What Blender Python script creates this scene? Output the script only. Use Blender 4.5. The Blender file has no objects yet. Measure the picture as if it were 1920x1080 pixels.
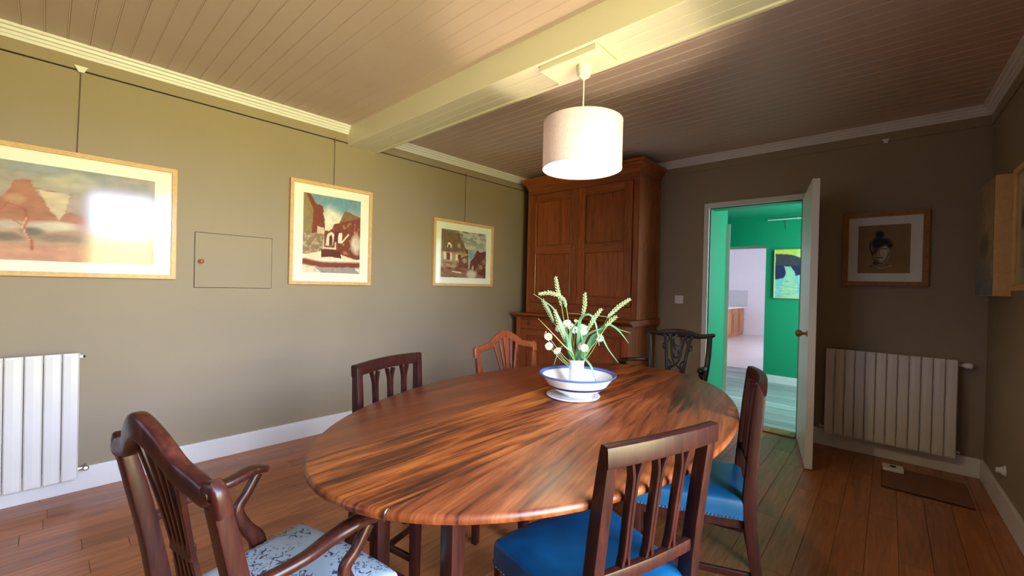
import bpy, bmesh, math, random
import numpy as np
from mathutils import Vector, Matrix, noise
PI = math.pi
random.seed(7)
S = bpy.context.scene
COL = S.collection

def c(r, g, b):
    f = lambda v: (v/255/12.92) if v/255 <= .04045 else ((v/255+.055)/1.055)**2.4
    return (f(r), f(g), f(b), 1.0)

# ------------------------------------------------------------------ camera
yaw, pitch, roll = -.7336, -.006, .024
CAM = Vector((3.381, 0, 1.25))
fw = Vector((math.sin(yaw)*math.cos(pitch), math.cos(yaw)*math.cos(pitch), math.sin(pitch)))
rt = Vector((math.cos(yaw), -math.sin(yaw), 0)); up = rt.cross(fw)
cr, sr = math.cos(roll), math.sin(roll)
rx = rt*cr + up*sr; uy = up*cr - rt*sr
cam = bpy.data.cameras.new('camera'); camo = bpy.data.objects.new('camera', cam); COL.objects.link(camo)
camo.matrix_world = Matrix(((rx.x, uy.x, -fw.x, CAM.x), (rx.y, uy.y, -fw.y, CAM.y), (rx.z, uy.z, -fw.z, CAM.z), (0, 0, 0, 1)))
cam.sensor_width = 36; cam.lens = 785.272/1920*36; cam.clip_start = .02
S.camera = camo
S.view_settings.view_transform = 'Standard'; S.view_settings.look = 'None'
S.view_settings.gamma = 1; S.view_settings.use_curve_mapping = False
S.view_settings.exposure = 0.0
S.cycles.use_denoising = True
S.cycles.max_bounces = 10; S.cycles.diffuse_bounces = 6
S.cycles.sample_clamp_indirect = 6

# ------------------------------------------------------------------ world and lights
w = bpy.data.worlds.new('sky'); S.world = w; w.use_nodes = True
bg = w.node_tree.nodes['Background']; bg.inputs[0].default_value = (.55, .72, 1, 1); bg.inputs[1].default_value = .8

def area(name, loc, tgt, sx, sy, col, power):
    l = bpy.data.lights.new(name, 'AREA'); l.shape = 'RECTANGLE'; l.size = sx; l.size_y = sy
    l.color = col; l.energy = power
    o = bpy.data.objects.new(name, l); COL.objects.link(o); o.location = loc
    o.rotation_euler = (Vector(tgt)-Vector(loc)).to_track_quat('-Z', 'Y').to_euler()
    return o
area('sky_light', (12, 1.0, 5.6), (3.9, .9, 1.3), 12, 7, (.50, .63, 1.0), 16500)
area('garden_light', (9.5, 1.0, .95), (3.9, .9, 1.2), 11, 2.5, (1.0, .93, .36), 2700)
area('lawn_light', (7.2, 1.0, -.15), (6.8, 1.0, 3), 4.4, 6, (1.0, .90, .46), 1200)
area('rear_sky_light', (1.4, -8.0, 3.6), (1.4, -2.1, 1.5), 7, 4.5, (.55, .68, 1.0), 700)
area('hall_window_light', (3.62, 5.6, 1.45), (2.0, 5.6, 1.2), 1.1, 1.7, (.66, .92, 1.0), 60)
area('kitchen_fill_light', (3.8, 10.2, 1.7), (0.3, 10.6, 1.0), 2.4, 1.6, (.86, .88, 1.0), 150)  # area light added to brighten the kitchen, no window modelled behind it

# ------------------------------------------------------------------ materials
MATS = {}
def new_mat(name):
    m = bpy.data.materials.new(name); m.use_nodes = True
    return m, m.node_tree, m.node_tree.nodes['Principled BSDF']
def ramp(nt, cols):
    r = nt.nodes.new('ShaderNodeValToRGB'); e = r.color_ramp.elements
    e[0].position, e[0].color = cols[0]; e[1].position, e[1].color = cols[-1]
    for p, k in cols[1:-1]:
        x = e.new(p); x.color = k
    return r
def paint(name, col, rough=.55, var=.05, scale=6, bump=.02, coat=0, metal=0, bscale=60):
    if name in MATS: return MATS[name]
    m, nt, b = new_mat(name); L = nt.links
    tc = nt.nodes.new('ShaderNodeTexCoord')
    n = nt.nodes.new('ShaderNodeTexNoise'); n.inputs['Scale'].default_value = scale; n.inputs['Detail'].default_value = 3
    L.new(tc.outputs['Object'], n.inputs['Vector'])
    d = tuple(x*(1-var) for x in col[:3])+(1,); h = tuple(min(1, x*(1+var)) for x in col[:3])+(1,)
    r = ramp(nt, [(.3, d), (.7, h)]); L.new(n.outputs[0], r.inputs[0]); L.new(r.outputs[0], b.inputs['Base Color'])
    b.inputs['Roughness'].default_value = rough; b.inputs['Metallic'].default_value = metal
    b.inputs['Coat Weight'].default_value = coat; b.inputs['Coat Roughness'].default_value = .15
    if bump:
        n2 = nt.nodes.new('ShaderNodeTexNoise'); n2.inputs['Scale'].default_value = bscale; L.new(tc.outputs['Object'], n2.inputs['Vector'])
        bp = nt.nodes.new('ShaderNodeBump'); bp.inputs['Strength'].default_value = bump*4; bp.inputs['Distance'].default_value = .002
        L.new(n2.outputs[0], bp.inputs['Height']); L.new(bp.outputs[0], b.inputs['Normal'])
    MATS[name] = m; return m
def wood(name, cols, rough=.35, scale=(18, 1.3, 18), coat=.3, bump=.03, rot=0, dist=1.5, per=True, fine=.35, coatr=.12, det=5):
    """streaky grain, long along the object's Y axis; each object gets its own shift"""
    if name in MATS: return MATS[name]
    m, nt, b = new_mat(name); L = nt.links
    tc = nt.nodes.new('ShaderNodeTexCoord'); mp = nt.nodes.new('ShaderNodeMapping')
    mp.inputs['Rotation'].default_value = (0, 0, rot) if not isinstance(rot, tuple) else rot
    oi = nt.nodes.new('ShaderNodeObjectInfo')
    add = nt.nodes.new('ShaderNodeVectorMath'); add.operation = 'MULTIPLY_ADD'
    L.new(oi.outputs['Random'], add.inputs[0]); add.inputs[1].default_value = (7.3, 11.7, 5.1) if per else (0, 0, 0)
    L.new(tc.outputs['Object'], add.inputs[2]); L.new(add.outputs[0], mp.inputs[0])
    sc = nt.nodes.new('ShaderNodeVectorMath'); sc.operation = 'MULTIPLY'; sc.inputs[1].default_value = scale; L.new(mp.outputs[0], sc.inputs[0])
    n = nt.nodes.new('ShaderNodeTexNoise'); n.inputs['Scale'].default_value = 1; n.inputs['Detail'].default_value = det
    n.inputs['Distortion'].default_value = dist; n.inputs['Roughness'].default_value = .6
    L.new(sc.outputs[0], n.inputs['Vector'])
    sc2 = nt.nodes.new('ShaderNodeVectorMath'); sc2.operation = 'MULTIPLY'; sc2.inputs[1].default_value = tuple(s*6 for s in scale); L.new(mp.outputs[0], sc2.inputs[0])
    n2 = nt.nodes.new('ShaderNodeTexNoise'); n2.inputs['Scale'].default_value = 1; n2.inputs['Detail'].default_value = 2; L.new(sc2.outputs[0], n2.inputs['Vector'])
    mx = nt.nodes.new('ShaderNodeMix'); mx.data_type = 'FLOAT'; mx.inputs[0].default_value = fine
    L.new(n.outputs[0], mx.inputs[2]); L.new(n2.outputs[0], mx.inputs[3])
    r = ramp(nt, cols); L.new(mx.outputs[0], r.inputs[0])
    hv = nt.nodes.new('ShaderNodeHueSaturation'); L.new(r.outputs[0], hv.inputs['Color'])
    mr = nt.nodes.new('ShaderNodeMapRange'); L.new(oi.outputs['Random'], mr.inputs[0]); mr.inputs[3].default_value = .85 if per else 1; mr.inputs[4].default_value = 1.15 if per else 1
    L.new(mr.outputs[0], hv.inputs['Value']); L.new(hv.outputs[0], b.inputs['Base Color'])
    b.inputs['Roughness'].default_value = rough; b.inputs['Coat Weight'].default_value = coat; b.inputs['Coat Roughness'].default_value = coatr
    b.inputs['Specular IOR Level'].default_value = .25
    if bump:
        bp = nt.nodes.new('ShaderNodeBump'); bp.inputs['Strength'].default_value = bump*4; bp.inputs['Distance'].default_value = .001
        L.new(mx.outputs[0], bp.inputs['Height']); L.new(bp.outputs[0], b.inputs['Normal'])
    MATS[name] = m; return m
def emit(name, col, strength):
    m, nt, b = new_mat(name)
    b.inputs['Base Color'].default_value = col; b.inputs['Emission Color'].default_value = col; b.inputs['Emission Strength'].default_value = strength
    return m

WALL = paint('taupe_wall_paint', c(152, 136, 111), .6, .03, 2, .03)
CEIL = paint('ceiling_board_paint', c(202, 180, 168), .45, .03, 3, .02)
BEAMP = paint('cream_beam_paint', c(228, 222, 200), .45, .02, 3, .01)
TRIM = paint('white_trim_paint', c(226, 224, 222), .4, .02, 5, .01)
RADP = paint('radiator_enamel', c(222, 218, 212), .35, .01, 5, 0)
GREEN = paint('emerald_wall_paint', c(0, 146, 100), .5, .03, 3, .02)
GREENC = paint('emerald_ceiling_paint', c(40, 160, 120), .5, .03, 3, .02)
WHITEW = paint('kitchen_white_paint', c(214, 212, 218), .6, .02, 3, .01)
FLOORM = wood('oak_floor_varnish', [(.25, c(116, 68, 38)), (.5, c(160, 98, 56)), (.75, c(188, 124, 78))], .32, (14, 1.2, 14), .25, .02, coatr=.25)
HALLF = wood('grey_washed_boards', [(.3, c(120, 128, 128)), (.7, c(176, 184, 182))], .4, (1.0, 14, 14), .1, .02)
DARKW = wood('dark_mahogany', [(.3, c(26, 10, 8)), (.55, c(52, 21, 16)), (.8, c(76, 34, 23))], .42, (30, 30, 2.5), .12, .01, coatr=.25)
DARKW2 = wood('black_brown_oak', [(.3, c(24, 15, 11)), (.7, c(52, 36, 27))], .42, (30, 30, 2.5), .2, .01)
REDW = wood('reddish_walnut', [(.3, c(86, 38, 20)), (.55, c(124, 62, 34)), (.8, c(150, 82, 48))], .42, (30, 30, 2.5), .12, .01)
ARMW = wood('worn_mahogany', [(.3, c(34, 12, 11)), (.55, c(62, 27, 20)), (.8, c(92, 46, 30))], .38, (26, 26, 2.5), .18, .015, coatr=.22)
CUPW = wood('cherry_cupboard', [(.28, c(98, 44, 18)), (.5, c(148, 76, 34)), (.78, c(176, 100, 50))], .36, (22, 22, 1.6), .25, .015)
CUPH = wood('cherry_cupboard_rail', [(.28, c(98, 44, 18)), (.5, c(148, 76, 34)), (.78, c(176, 100, 50))], .36, (1.6, 22, 22), .25, .015)
PINEF = wood('pale_frame_wood', [(.3, c(206, 162, 104)), (.7, c(228, 188, 132))], .45, (20, 20, 20), .1, .01, per=False)
OAKF = wood('brown_frame_wood', [(.3, c(134, 92, 54)), (.7, c(170, 124, 80))], .45, (20, 20, 20), .1, .01, per=False)
KITW = wood('pine_kitchen_wood', [(.3, c(150, 90, 48)), (.7, c(188, 124, 74))], .4, (12, 12, 2), .2, .01)
GAPM = paint('dark_gap', c(40, 30, 24), .9, .05, 5, 0)
BRASS = paint('aged_brass', c(150, 112, 60), .35, .05, 20, 0, metal=1)
STEEL = paint('bright_steel', c(200, 200, 205), .25, .02, 20, 0, metal=1)
KNOBW = paint('turned_wood_knob', c(150, 92, 56), .35, .08, 30, 0, coat=.4)
WHITEP = paint('white_plastic', c(232, 230, 224), .3, .01, 10, 0)
MATB = paint('cream_mat_board', c(232, 230, 214), .7, .01, 10, .01)
BLUEL = paint('blue_leather', c(10, 72, 110), .36, .35, 5, .06, coat=.1, bscale=220)
CORDM = paint('brown_hanging_cord', c(96, 80, 52), .7, .05, 20, 0)
BLACKM = paint('black_iron', c(22, 22, 24), .5, .05, 20, 0)
CERAM = paint('white_enamel', c(236, 236, 232), .12, .01, 8, 0, coat=.5)
BLUEE = paint('blue_enamel', c(70, 108, 184), .15, .06, 30, 0, coat=.5)
NAVYE = paint('navy_enamel', c(36, 44, 96), .15, .05, 30, 0, coat=.5)
WHEATM = paint('green_wheat', c(160, 184, 128), .55, .15, 60, 0)
STEMM = paint('pale_green_stem', c(132, 158, 92), .55, .12, 40, 0)
STEMY = paint('yellow_stem', c(168, 158, 78), .55, .12, 40, 0)
LEAFM = paint('green_leaf', c(84, 136, 92), .5, .22, 25, .02)
PETAL = paint('white_petal', c(244, 244, 240), .5, .02, 40, 0)
YELM = paint('yellow_flower_centre', c(232, 186, 24), .6, .1, 80, 0)
MATT = paint('woven_floor_hatch', c(122, 78, 46), .5, .12, 12, .04)

def glass_mat(name, gl=.06, rough=.0):
    m = bpy.data.materials.new(name); m.use_nodes = True; nt = m.node_tree; nt.nodes.clear(); L = nt.links
    o = nt.nodes.new('ShaderNodeOutputMaterial'); t = nt.nodes.new('ShaderNodeBsdfTransparent'); g = nt.nodes.new('ShaderNodeBsdfGlossy')
    g.inputs['Roughness'].default_value = rough; fr = nt.nodes.new('ShaderNodeFresnel'); fr.inputs[0].default_value = 1.5
    mx = nt.nodes.new('ShaderNodeMixShader'); L.new(fr.outputs[0], mx.inputs[0]); L.new(t.outputs[0], mx.inputs[1]); L.new(g.outputs[0], mx.inputs[2]); L.new(mx.outputs[0], o.inputs[0])
    return m
GLASS = glass_mat('clear_glass', rough=.0)
PGLASS = glass_mat('picture_glass', rough=.09)

# shade fabric: translucent
def shade_mat():
    m = bpy.data.materials.new('shade_fabric'); m.use_nodes = True; nt = m.node_tree; nt.nodes.clear(); L = nt.links
    o = nt.nodes.new('ShaderNodeOutputMaterial'); d = nt.nodes.new('ShaderNodeBsdfDiffuse'); t = nt.nodes.new('ShaderNodeBsdfTranslucent')
    tc = nt.nodes.new('ShaderNodeTexCoord'); n = nt.nodes.new('ShaderNodeTexNoise'); n.inputs['Scale'].default_value = 90; L.new(tc.outputs['Object'], n.inputs['Vector'])
    r = ramp(nt, [(.3, c(216, 194, 190)), (.7, c(226, 206, 200))]); L.new(n.outputs[0], r.inputs[0]); L.new(r.outputs[0], d.inputs[0]); L.new(r.outputs[0], t.inputs[0])
    mx = nt.nodes.new('ShaderNodeMixShader'); mx.inputs[0].default_value = .025; L.new(d.outputs[0], mx.inputs[1]); L.new(t.outputs[0], mx.inputs[2]); L.new(mx.outputs[0], o.inputs[0])
    return m
SHADE = shade_mat()
BULB = emit('lit_bulb', (1, .93, .74, 1), 9)
_nt = BULB.node_tree; _tr = _nt.nodes.new('ShaderNodeBsdfTransparent'); _mx = _nt.nodes.new('ShaderNodeMixShader'); _mx.inputs[0].default_value = .5   # frosted glass envelope
_nt.links.new(_tr.outputs[0], _mx.inputs[1]); _nt.links.new(_nt.nodes['Principled BSDF'].outputs[0], _mx.inputs[2]); _nt.links.new(_mx.outputs[0], _nt.nodes['Material Output'].inputs[0])

# mahogany table top: strong figure along Y
def table_mat(name, dark, mid, light, rot, off):
    m, nt, b = new_mat(name); L = nt.links
    tc = nt.nodes.new('ShaderNodeTexCoord'); mp = nt.nodes.new('ShaderNodeMapping'); mp.inputs['Rotation'].default_value = (0, 0, rot); mp.inputs['Location'].default_value = off
    L.new(tc.outputs['Object'], mp.inputs[0])
    def nz(scale, dist, det, rough=.55):
        s = nt.nodes.new('ShaderNodeVectorMath'); s.operation = 'MULTIPLY'; s.inputs[1].default_value = scale; L.new(mp.outputs[0], s.inputs[0])
        n = nt.nodes.new('ShaderNodeTexNoise'); n.inputs['Scale'].default_value = 1; n.inputs['Distortion'].default_value = dist; n.inputs['Detail'].default_value = det; n.inputs['Roughness'].default_value = rough
        L.new(s.outputs[0], n.inputs['Vector']); return n.outputs[0]
    a = nz((24, 2.2, 4), .9, 7, .62); f = nz((130, 4, 5), .2, 3); g = nz((5.0, .8, 2), .5, 2)
    m1 = nt.nodes.new('ShaderNodeMix'); m1.data_type = 'FLOAT'; m1.inputs[0].default_value = .28; L.new(a, m1.inputs[2]); L.new(f, m1.inputs[3])
    m2 = nt.nodes.new('ShaderNodeMix'); m2.data_type = 'FLOAT'; m2.inputs[0].default_value = .3; L.new(m1.outputs[0], m2.inputs[2]); L.new(g, m2.inputs[3])
    r = ramp(nt, [(.40, dark), (.455, c(100, 46, 18)), (.50, mid), (.62, light)]); L.new(m2.outputs[0], r.inputs[0]); L.new(r.outputs[0], b.inputs['Base Color'])
    b.inputs['Roughness'].default_value = .42; b.inputs['Coat Weight'].default_value = .12; b.inputs['Coat Roughness'].default_value = .3
    return m
TMID = table_mat('table_middle_mahogany', c(52, 21, 9), c(140, 70, 27), c(186, 112, 44), .06, (0, 0, 0))
TLF = table_mat('table_left_leaf_mahogany', c(46, 18, 9), c(106, 46, 19), c(142, 72, 30), .02, (3.1, 1.7, 0))
TRF = table_mat('table_right_leaf_mahogany', c(50, 20, 10), c(114, 55, 24), c(156, 88, 44), -.16, (5.3, 4.1, 0))

# floral upholstery
def floral():
    m, nt, b = new_mat('floral_upholstery'); L = nt.links
    tc = nt.nodes.new('ShaderNodeTexCoord')
    n = nt.nodes.new('ShaderNodeTexNoise'); n.inputs['Scale'].default_value = 34; n.inputs['Detail'].default_value = 5; n.inputs['Distortion'].default_value = 2.8; L.new(tc.outputs['Object'], n.inputs['Vector'])
    g = nt.nodes.new('ShaderNodeTexNoise'); g.inputs['Scale'].default_value = 9; g.inputs['Detail'].default_value = 2; L.new(tc.outputs['Object'], g.inputs['Vector'])
    r1 = ramp(nt, [(.555, (0, 0, 0, 1)), (.585, (1, 1, 1, 1))]); L.new(n.outputs[0], r1.inputs[0])
    r2 = ramp(nt, [(.42, (0, 0, 0, 1)), (.47, (1, 1, 1, 1))]); L.new(g.outputs[0], r2.inputs[0])
    mu = nt.nodes.new('ShaderNodeMath'); mu.operation = 'MULTIPLY'; L.new(r1.outputs[0], mu.inputs[0]); L.new(r2.outputs[0], mu.inputs[1])
    mx = nt.nodes.new('ShaderNodeMix'); mx.data_type = 'RGBA'; L.new(mu.outputs[0], mx.inputs[0]); mx.inputs[6].default_value = c(158, 172, 178); mx.inputs[7].default_value = c(52, 62, 84)
    L.new(mx.outputs[2], b.inputs['Base Color']); b.inputs['Roughness'].default_value = .7
    return m
FLORAL = floral()

# ------------------------------------------------------------------ mesh helpers
class MB:
    def __init__(s): s.v = []; s.f = []
    def add(s, vs, fs):
        o = len(s.v); s.v += [tuple(v) for v in vs]; s.f += [tuple(i+o for i in f) for f in fs]; return s
    def box(s, a, b, M=None):
        (x0, y0, z0), (x1, y1, z1) = a, b
        vs = [(x0, y0, z0), (x1, y0, z0), (x1, y1, z0), (x0, y1, z0), (x0, y0, z1), (x1, y0, z1), (x1, y1, z1), (x0, y1, z1)]
        if M: vs = [M @ Vector(v) for v in vs]
        return s.add(vs, [(0, 3, 2, 1), (4, 5, 6, 7), (0, 1, 5, 4), (1, 2, 6, 5), (2, 3, 7, 6), (3, 0, 4, 7)])
    def prism(s, poly, a, b, axis='z'):
        """poly = 2D outline (ccw) extruded from a to b along axis"""
        n = len(poly)
        def P(p, t): return (p[0], p[1], t) if axis == 'z' else ((p[0], t, p[1]) if axis == 'y' else (t, p[0], p[1]))
        vs = [P(p, a) for p in poly]+[P(p, b) for p in poly]
        return s.add(vs, [tuple(range(n))[::-1], tuple(range(n, 2*n))]+[(i, (i+1) % n, n+(i+1) % n, n+i) for i in range(n)])
    def sweep(s, pts, ws, ds, ref=(0, 1, 0), n=12, e=.55, smooth=True, sub=5):
        """superellipse section (width ws across ref, depth ds along ref) along a path"""
        pts = [Vector(p) for p in pts]; k = len(pts)
        ws = [ws]*k if isinstance(ws, (int, float)) else list(ws); ds = [ds]*k if isinstance(ds, (int, float)) else list(ds)
        if smooth and k > 2:
            P = []; W = []; D = []
            for i in range(k-1):
                p0 = pts[max(i-1, 0)]; p1 = pts[i]; p2 = pts[i+1]; p3 = pts[min(i+2, k-1)]
                for j in range(sub):
                    t = j/sub
                    P.append(.5*((2*p1)+(p2-p0)*t+(2*p0-5*p1+4*p2-p3)*t*t+(3*p1-p0-3*p2+p3)*t**3))
                    W.append(ws[i]*(1-t)+ws[i+1]*t); D.append(ds[i]*(1-t)+ds[i+1]*t)
            P.append(pts[-1]); W.append(ws[-1]); D.append(ds[-1]); pts, ws, ds = P, W, D; k = len(P)
        ref = Vector(ref); vs = []; fs = []
        for i in range(k):
            t = (pts[min(i+1, k-1)]-pts[max(i-1, 0)]).normalized()
            a = t.cross(ref)
            if a.length < 1e-4: a = t.orthogonal()
            a.normalize(); b = a.cross(t).normalized()
            for j in range(n):
                th = 2*PI*(j+.5)/n; cx, sx = math.cos(th), math.sin(th)
                u = math.copysign(abs(cx)**e, cx)*ws[i]/2; v = math.copysign(abs(sx)**e, sx)*ds[i]/2
                vs.append(pts[i]+a*u+b*v)
        for i in range(k-1):
            for j in range(n):
                fs.append((i*n+j, i*n+(j+1) % n, (i+1)*n+(j+1) % n, (i+1)*n+j))
        fs.append(tuple(range(n))[::-1]); fs.append(tuple((k-1)*n+j for j in range(n)))
        return s.add(vs, fs)
    def tube(s, pts, r, n=8, smooth=True, sub=4):
        return s.sweep(pts, [2*x for x in r] if isinstance(r, (list, tuple)) else 2*r, [2*x for x in r] if isinstance(r, (list, tuple)) else 2*r, (.31, .2, .93), n, 1, smooth, sub)
    def lathe(s, prof, n=32, at=(0, 0, 0), axis=None, ring=False):
        M = Matrix.Translation(at)
        if axis: M = M @ Vector(axis).to_track_quat('Z', 'Y').to_matrix().to_4x4()
        vs = []; fs = []; k = len(prof)
        for r, z in prof:
            for j in range(n):
                vs.append(M @ Vector((r*math.cos(2*PI*j/n), r*math.sin(2*PI*j/n), z)))
        for i in range(k-1):
            for j in range(n): fs.append((i*n+j, i*n+(j+1) % n, (i+1)*n+(j+1) % n, (i+1)*n+j))
        if ring:
            for j in range(n): fs.append(((k-1)*n+j, (k-1)*n+(j+1) % n, (j+1) % n, j))
            return s.add(vs, fs)
        if prof[0][0] > 1e-6: fs.append(tuple(range(n))[::-1])
        if prof[-1][0] > 1e-6: fs.append(tuple((k-1)*n+j for j in range(n)))
        return s.add(vs, fs)
    def ball(s, p, r, n=8, sz=(1, 1, 1)):
        vs = []; m = n//2+1
        for i in range(m):
            a = PI*i/(m-1)
            for j in range(n):
                b = 2*PI*j/n; vs.append((p[0]+r*sz[0]*math.sin(a)*math.cos(b), p[1]+r*sz[1]*math.sin(a)*math.sin(b), p[2]-r*sz[2]*math.cos(a)))
        fs = [(i*n+j, i*n+(j+1) % n, (i+1)*n+(j+1) % n, (i+1)*n+j) for i in range(m-1) for j in range(n)]
        return s.add(vs, fs)
    def mesh(s, name):
        me = bpy.data.meshes.new(name); me.from_pydata(s.v, [], s.f); me.validate(); return me
    def build(s, name, mat, parent=None, bevel=0, smooth=False, seg=2):
        me = s.mesh(name); me.materials.append(mat)
        o = bpy.data.objects.new(name, me); COL.objects.link(o)
        bm = bmesh.new(); bm.from_mesh(me); bmesh.ops.remove_doubles(bm, verts=bm.verts, dist=1e-6); bmesh.ops.recalc_face_normals(bm, faces=bm.faces); bm.to_mesh(me); bm.free()
        if parent: o.parent = parent
        if smooth:
            me.shade_smooth()
            me.set_sharp_from_angle(angle=math.radians(40))
        if bevel:
            m = o.modifiers.new('bevel', 'BEVEL'); m.width = bevel; m.segments = seg; m.limit_method = 'ANGLE'; m.angle_limit = math.radians(40)
        return o

def tag(o, label=None, cat=None, group=None, kind=None):
    if label: o['label'] = label
    if cat: o['category'] = cat
    if group: o['group'] = group
    if kind: o['kind'] = kind
    return o
def thing(name, label, cat, loc=(0, 0, 0), rz=0, group=None):
    o = bpy.data.objects.new(name, None); COL.objects.link(o); o.location = loc; o.rotation_euler = (0, 0, rz); o.empty_display_size = .05
    return tag(o, label, cat, group)
def frame_empty(name, loc=(0, 0, 0), rz=0, label=None):
    o = bpy.data.objects.new(name, None); COL.objects.link(o); o.location = loc; o.rotation_euler = (0, 0, rz)
    return tag(o, label, kind='structure')
def struct(name, mb, mat, parent=None, label=None, bevel=0):
    o = mb.build(name, mat, parent, bevel)
    if parent is None: tag(o, label, kind='structure')
    return o
def copy_tree(o, parent=None):
    q = o.copy(); COL.objects.link(q)
    if parent is not None: q.parent = parent
    for ch in o.children: copy_tree(ch, q)
    return q

# ------------------------------------------------------------------ room
L = 4.309; LA = .023; W = 3.884; RA = -.021; YF = -2.05; ZC = 2.56
lx = lambda y, o=0: LA*(y-L)+o
rxx = lambda y, o=0: W+RA*(y-L)+o
WT = .22
# left wall
mb = MB(); mb.prism([(lx(YF), YF), (lx(L), L), (lx(L)-WT, L), (lx(YF)-WT, YF)], 0, ZC+.1); struct('wall_left', mb, WALL, label='long taupe olive wall with framed pictures')
# right wall with window opening y .25..1.55
RWT = .5
def rwseg(mb, y0, y1, z0, z1): mb.prism([(rxx(y0), y0), (rxx(y0)+RWT, y0), (rxx(y1)+RWT, y1), (rxx(y1), y1)], z0, z1)
WY0, WY1, WZ0, WZ1 = .12, 1.56, .30, 2.40
mb = MB(); rwseg(mb, YF, WY0, 0, ZC+.1); rwseg(mb, WY1, L+.14, 0, ZC+.1); rwseg(mb, WY0, WY1, 0, WZ0); rwseg(mb, WY0, WY1, WZ1, ZC+.1)
struct('wall_right', mb, WALL, label='taupe wall at the right edge')
DX0, DX1, DZ = 2.065, 2.815, 2.045; LT = L+.14
mb = MB(); mb.box((lx(L)-WT, L, 0), (DX0, LT, ZC+.1)); mb.box((DX1, L, 0), (W, LT, ZC+.1)); mb.box((DX0, L, DZ), (DX1, LT, ZC+.1))
struct('wall_back', mb, WALL, label='taupe end wall with the doorway')
FX0, FX1, FZ0, FZ1 = .7, 2.1, .85, 2.2
mb = MB(); mb.box((lx(YF)-WT, YF-WT, 0), (FX0, YF, ZC+.1)); mb.box((FX1, YF-WT, 0), (rxx(YF)+WT, YF, ZC+.1)); mb.box((FX0, YF-WT, 0), (FX1, YF, FZ0)); mb.box((FX0, YF-WT, FZ1), (FX1, YF, ZC+.1))
struct('wall_front', mb, WALL, label='wall behind the camera')

def window(name, ax, p, a0, a1, z0, z1):
    """ax 'x': window in a wall at x=p, spanning a0..a1 in y; ax 'y' the other way"""
    e = frame_empty(name, label='white casement window letting in daylight')
    def bx(m, u0, u1, q0, q1, d0=-.03, d1=.03):
        if ax == 'x': m.box((p+d0, u0, q0), (p+d1, u1, q1))
        else: m.box((u0, p+d0, q0), (u1, p+d1, q1))
    m = MB(); t = .05
    bx(m, a0, a0+t, z0, z1); bx(m, a1-t, a1, z0, z1); bx(m, a0+t, a1-t, z0, z0+t); bx(m, a0+t, a1-t, z1-t, z1); mid = (a0+a1)/2; bx(m, mid-.035, mid+.035, z0+t, z1-t)
    m.build('window_frame', TRIM, e, .004)
    for q0, q1 in ((a0+t, mid-.035), (mid+.035, a1-t)):
        g = MB(); bx(g, q0, q1, z0+t, z1-t, -.003, .003); g.build('pane', GLASS, e)
        h = MB(); zz = z0+(z1-z0)*.36; bx(h, q0, q1, zz-.012, zz+.012, -.012, .012); h.build('glazing_bar', TRIM, e)
window('window_1', 'x', rxx(.9)+.40, WY0, WY1, WZ0, WZ1)
window('window_2', 'y', YF-.12, FX0, FX1, FZ0, FZ1)

# floor: sub-floor plus planks
fl = MB().box((-.5, YF-.2, -.08), (4.4, LT, -.012)); floor = struct('floor', fl, GAPM, label='brown varnished oak plank floor')
PWD = .12; i = 0; x = -.16; planks = []
rnd = random.Random(3)
while x < 4.02:
    y = YF-rnd.random()*.9
    while y < L:
        ln = rnd.choice([.75, .9, 1.05, 1.2, 1.35])
        y0 = max(y, YF); y1 = min(y+ln, L)
        if y1-y0 > .05:
            xa, xb = max(x, lx((y0+y1)/2)-.02), min(x+PWD, rxx((y0+y1)/2)+.02)
            if xb-xa > .01: planks.append((xa, xb, y0, y1))
        y += ln
    x += PWD
cache = {}
for (xa, xb, y0, y1) in planks:
    key = (round(xb-xa, 3), round(y1-y0, 3))
    if key not in cache:
        m = MB(); g = .0006; b = .0012; w2, h2 = key[0]/2-g, key[1]/2-g
        vs = [(-w2, -h2, -.012), (w2, -h2, -.012), (w2, h2, -.012), (-w2, h2, -.012), (-w2, -h2, -b), (w2, -h2, -b), (w2, h2, -b), (-w2, h2, -b),
              (-w2+b, -h2+b, 0), (w2-b, -h2+b, 0), (w2-b, h2-b, 0), (-w2+b, h2-b, 0)]
        fs = [(0, 3, 2, 1), (8, 9, 10, 11)]+[(k, (k+1) % 4, 4+(k+1) % 4, 4+k) for k in range(4)]+[(4+k, 4+(k+1) % 4, 8+(k+1) % 4, 8+k) for k in range(4)]
        m.add(vs, fs); cache[key] = m.mesh('plank'); cache[key].materials.append(FLOORM)
    o = bpy.data.objects.new('plank', cache[key]); COL.objects.link(o); o.parent = floor; o.location = ((xa+xb)/2, (y0+y1)/2, 0)

# ceiling boards run along x
ce = MB().box((-.5, YF-.2, ZC+.012), (4.4, LT, ZC+.1)); ceil = struct('ceiling', ce, CEIL, label='painted tongue and groove board ceiling')
BP = .0845; bm_ = MB(); w2 = BP/2-.0005; x0c, x1c = -.25, 4.12; bb = .0028
prof = [(-w2, .013), (-w2, .001), (-w2+.001, 0), (w2-.007, 0), (w2-.0055, -.0014), (w2-.004, -.0018), (w2-.0025, -.0014), (w2-.001, 0), (w2, .0007), (w2, .013)]
bm_.prism([(p[0], p[1]) for p in prof], x0c, x1c, 'x'); cb = bm_.mesh('board'); cb.materials.append(CEIL)
y = YF+BP/2
while y < L:
    if not (1.72 < y < 1.93):
        o = bpy.data.objects.new('board', cb); COL.objects.link(o); o.parent = ceil; o.location = (0, y, ZC)
    y += BP

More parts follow.
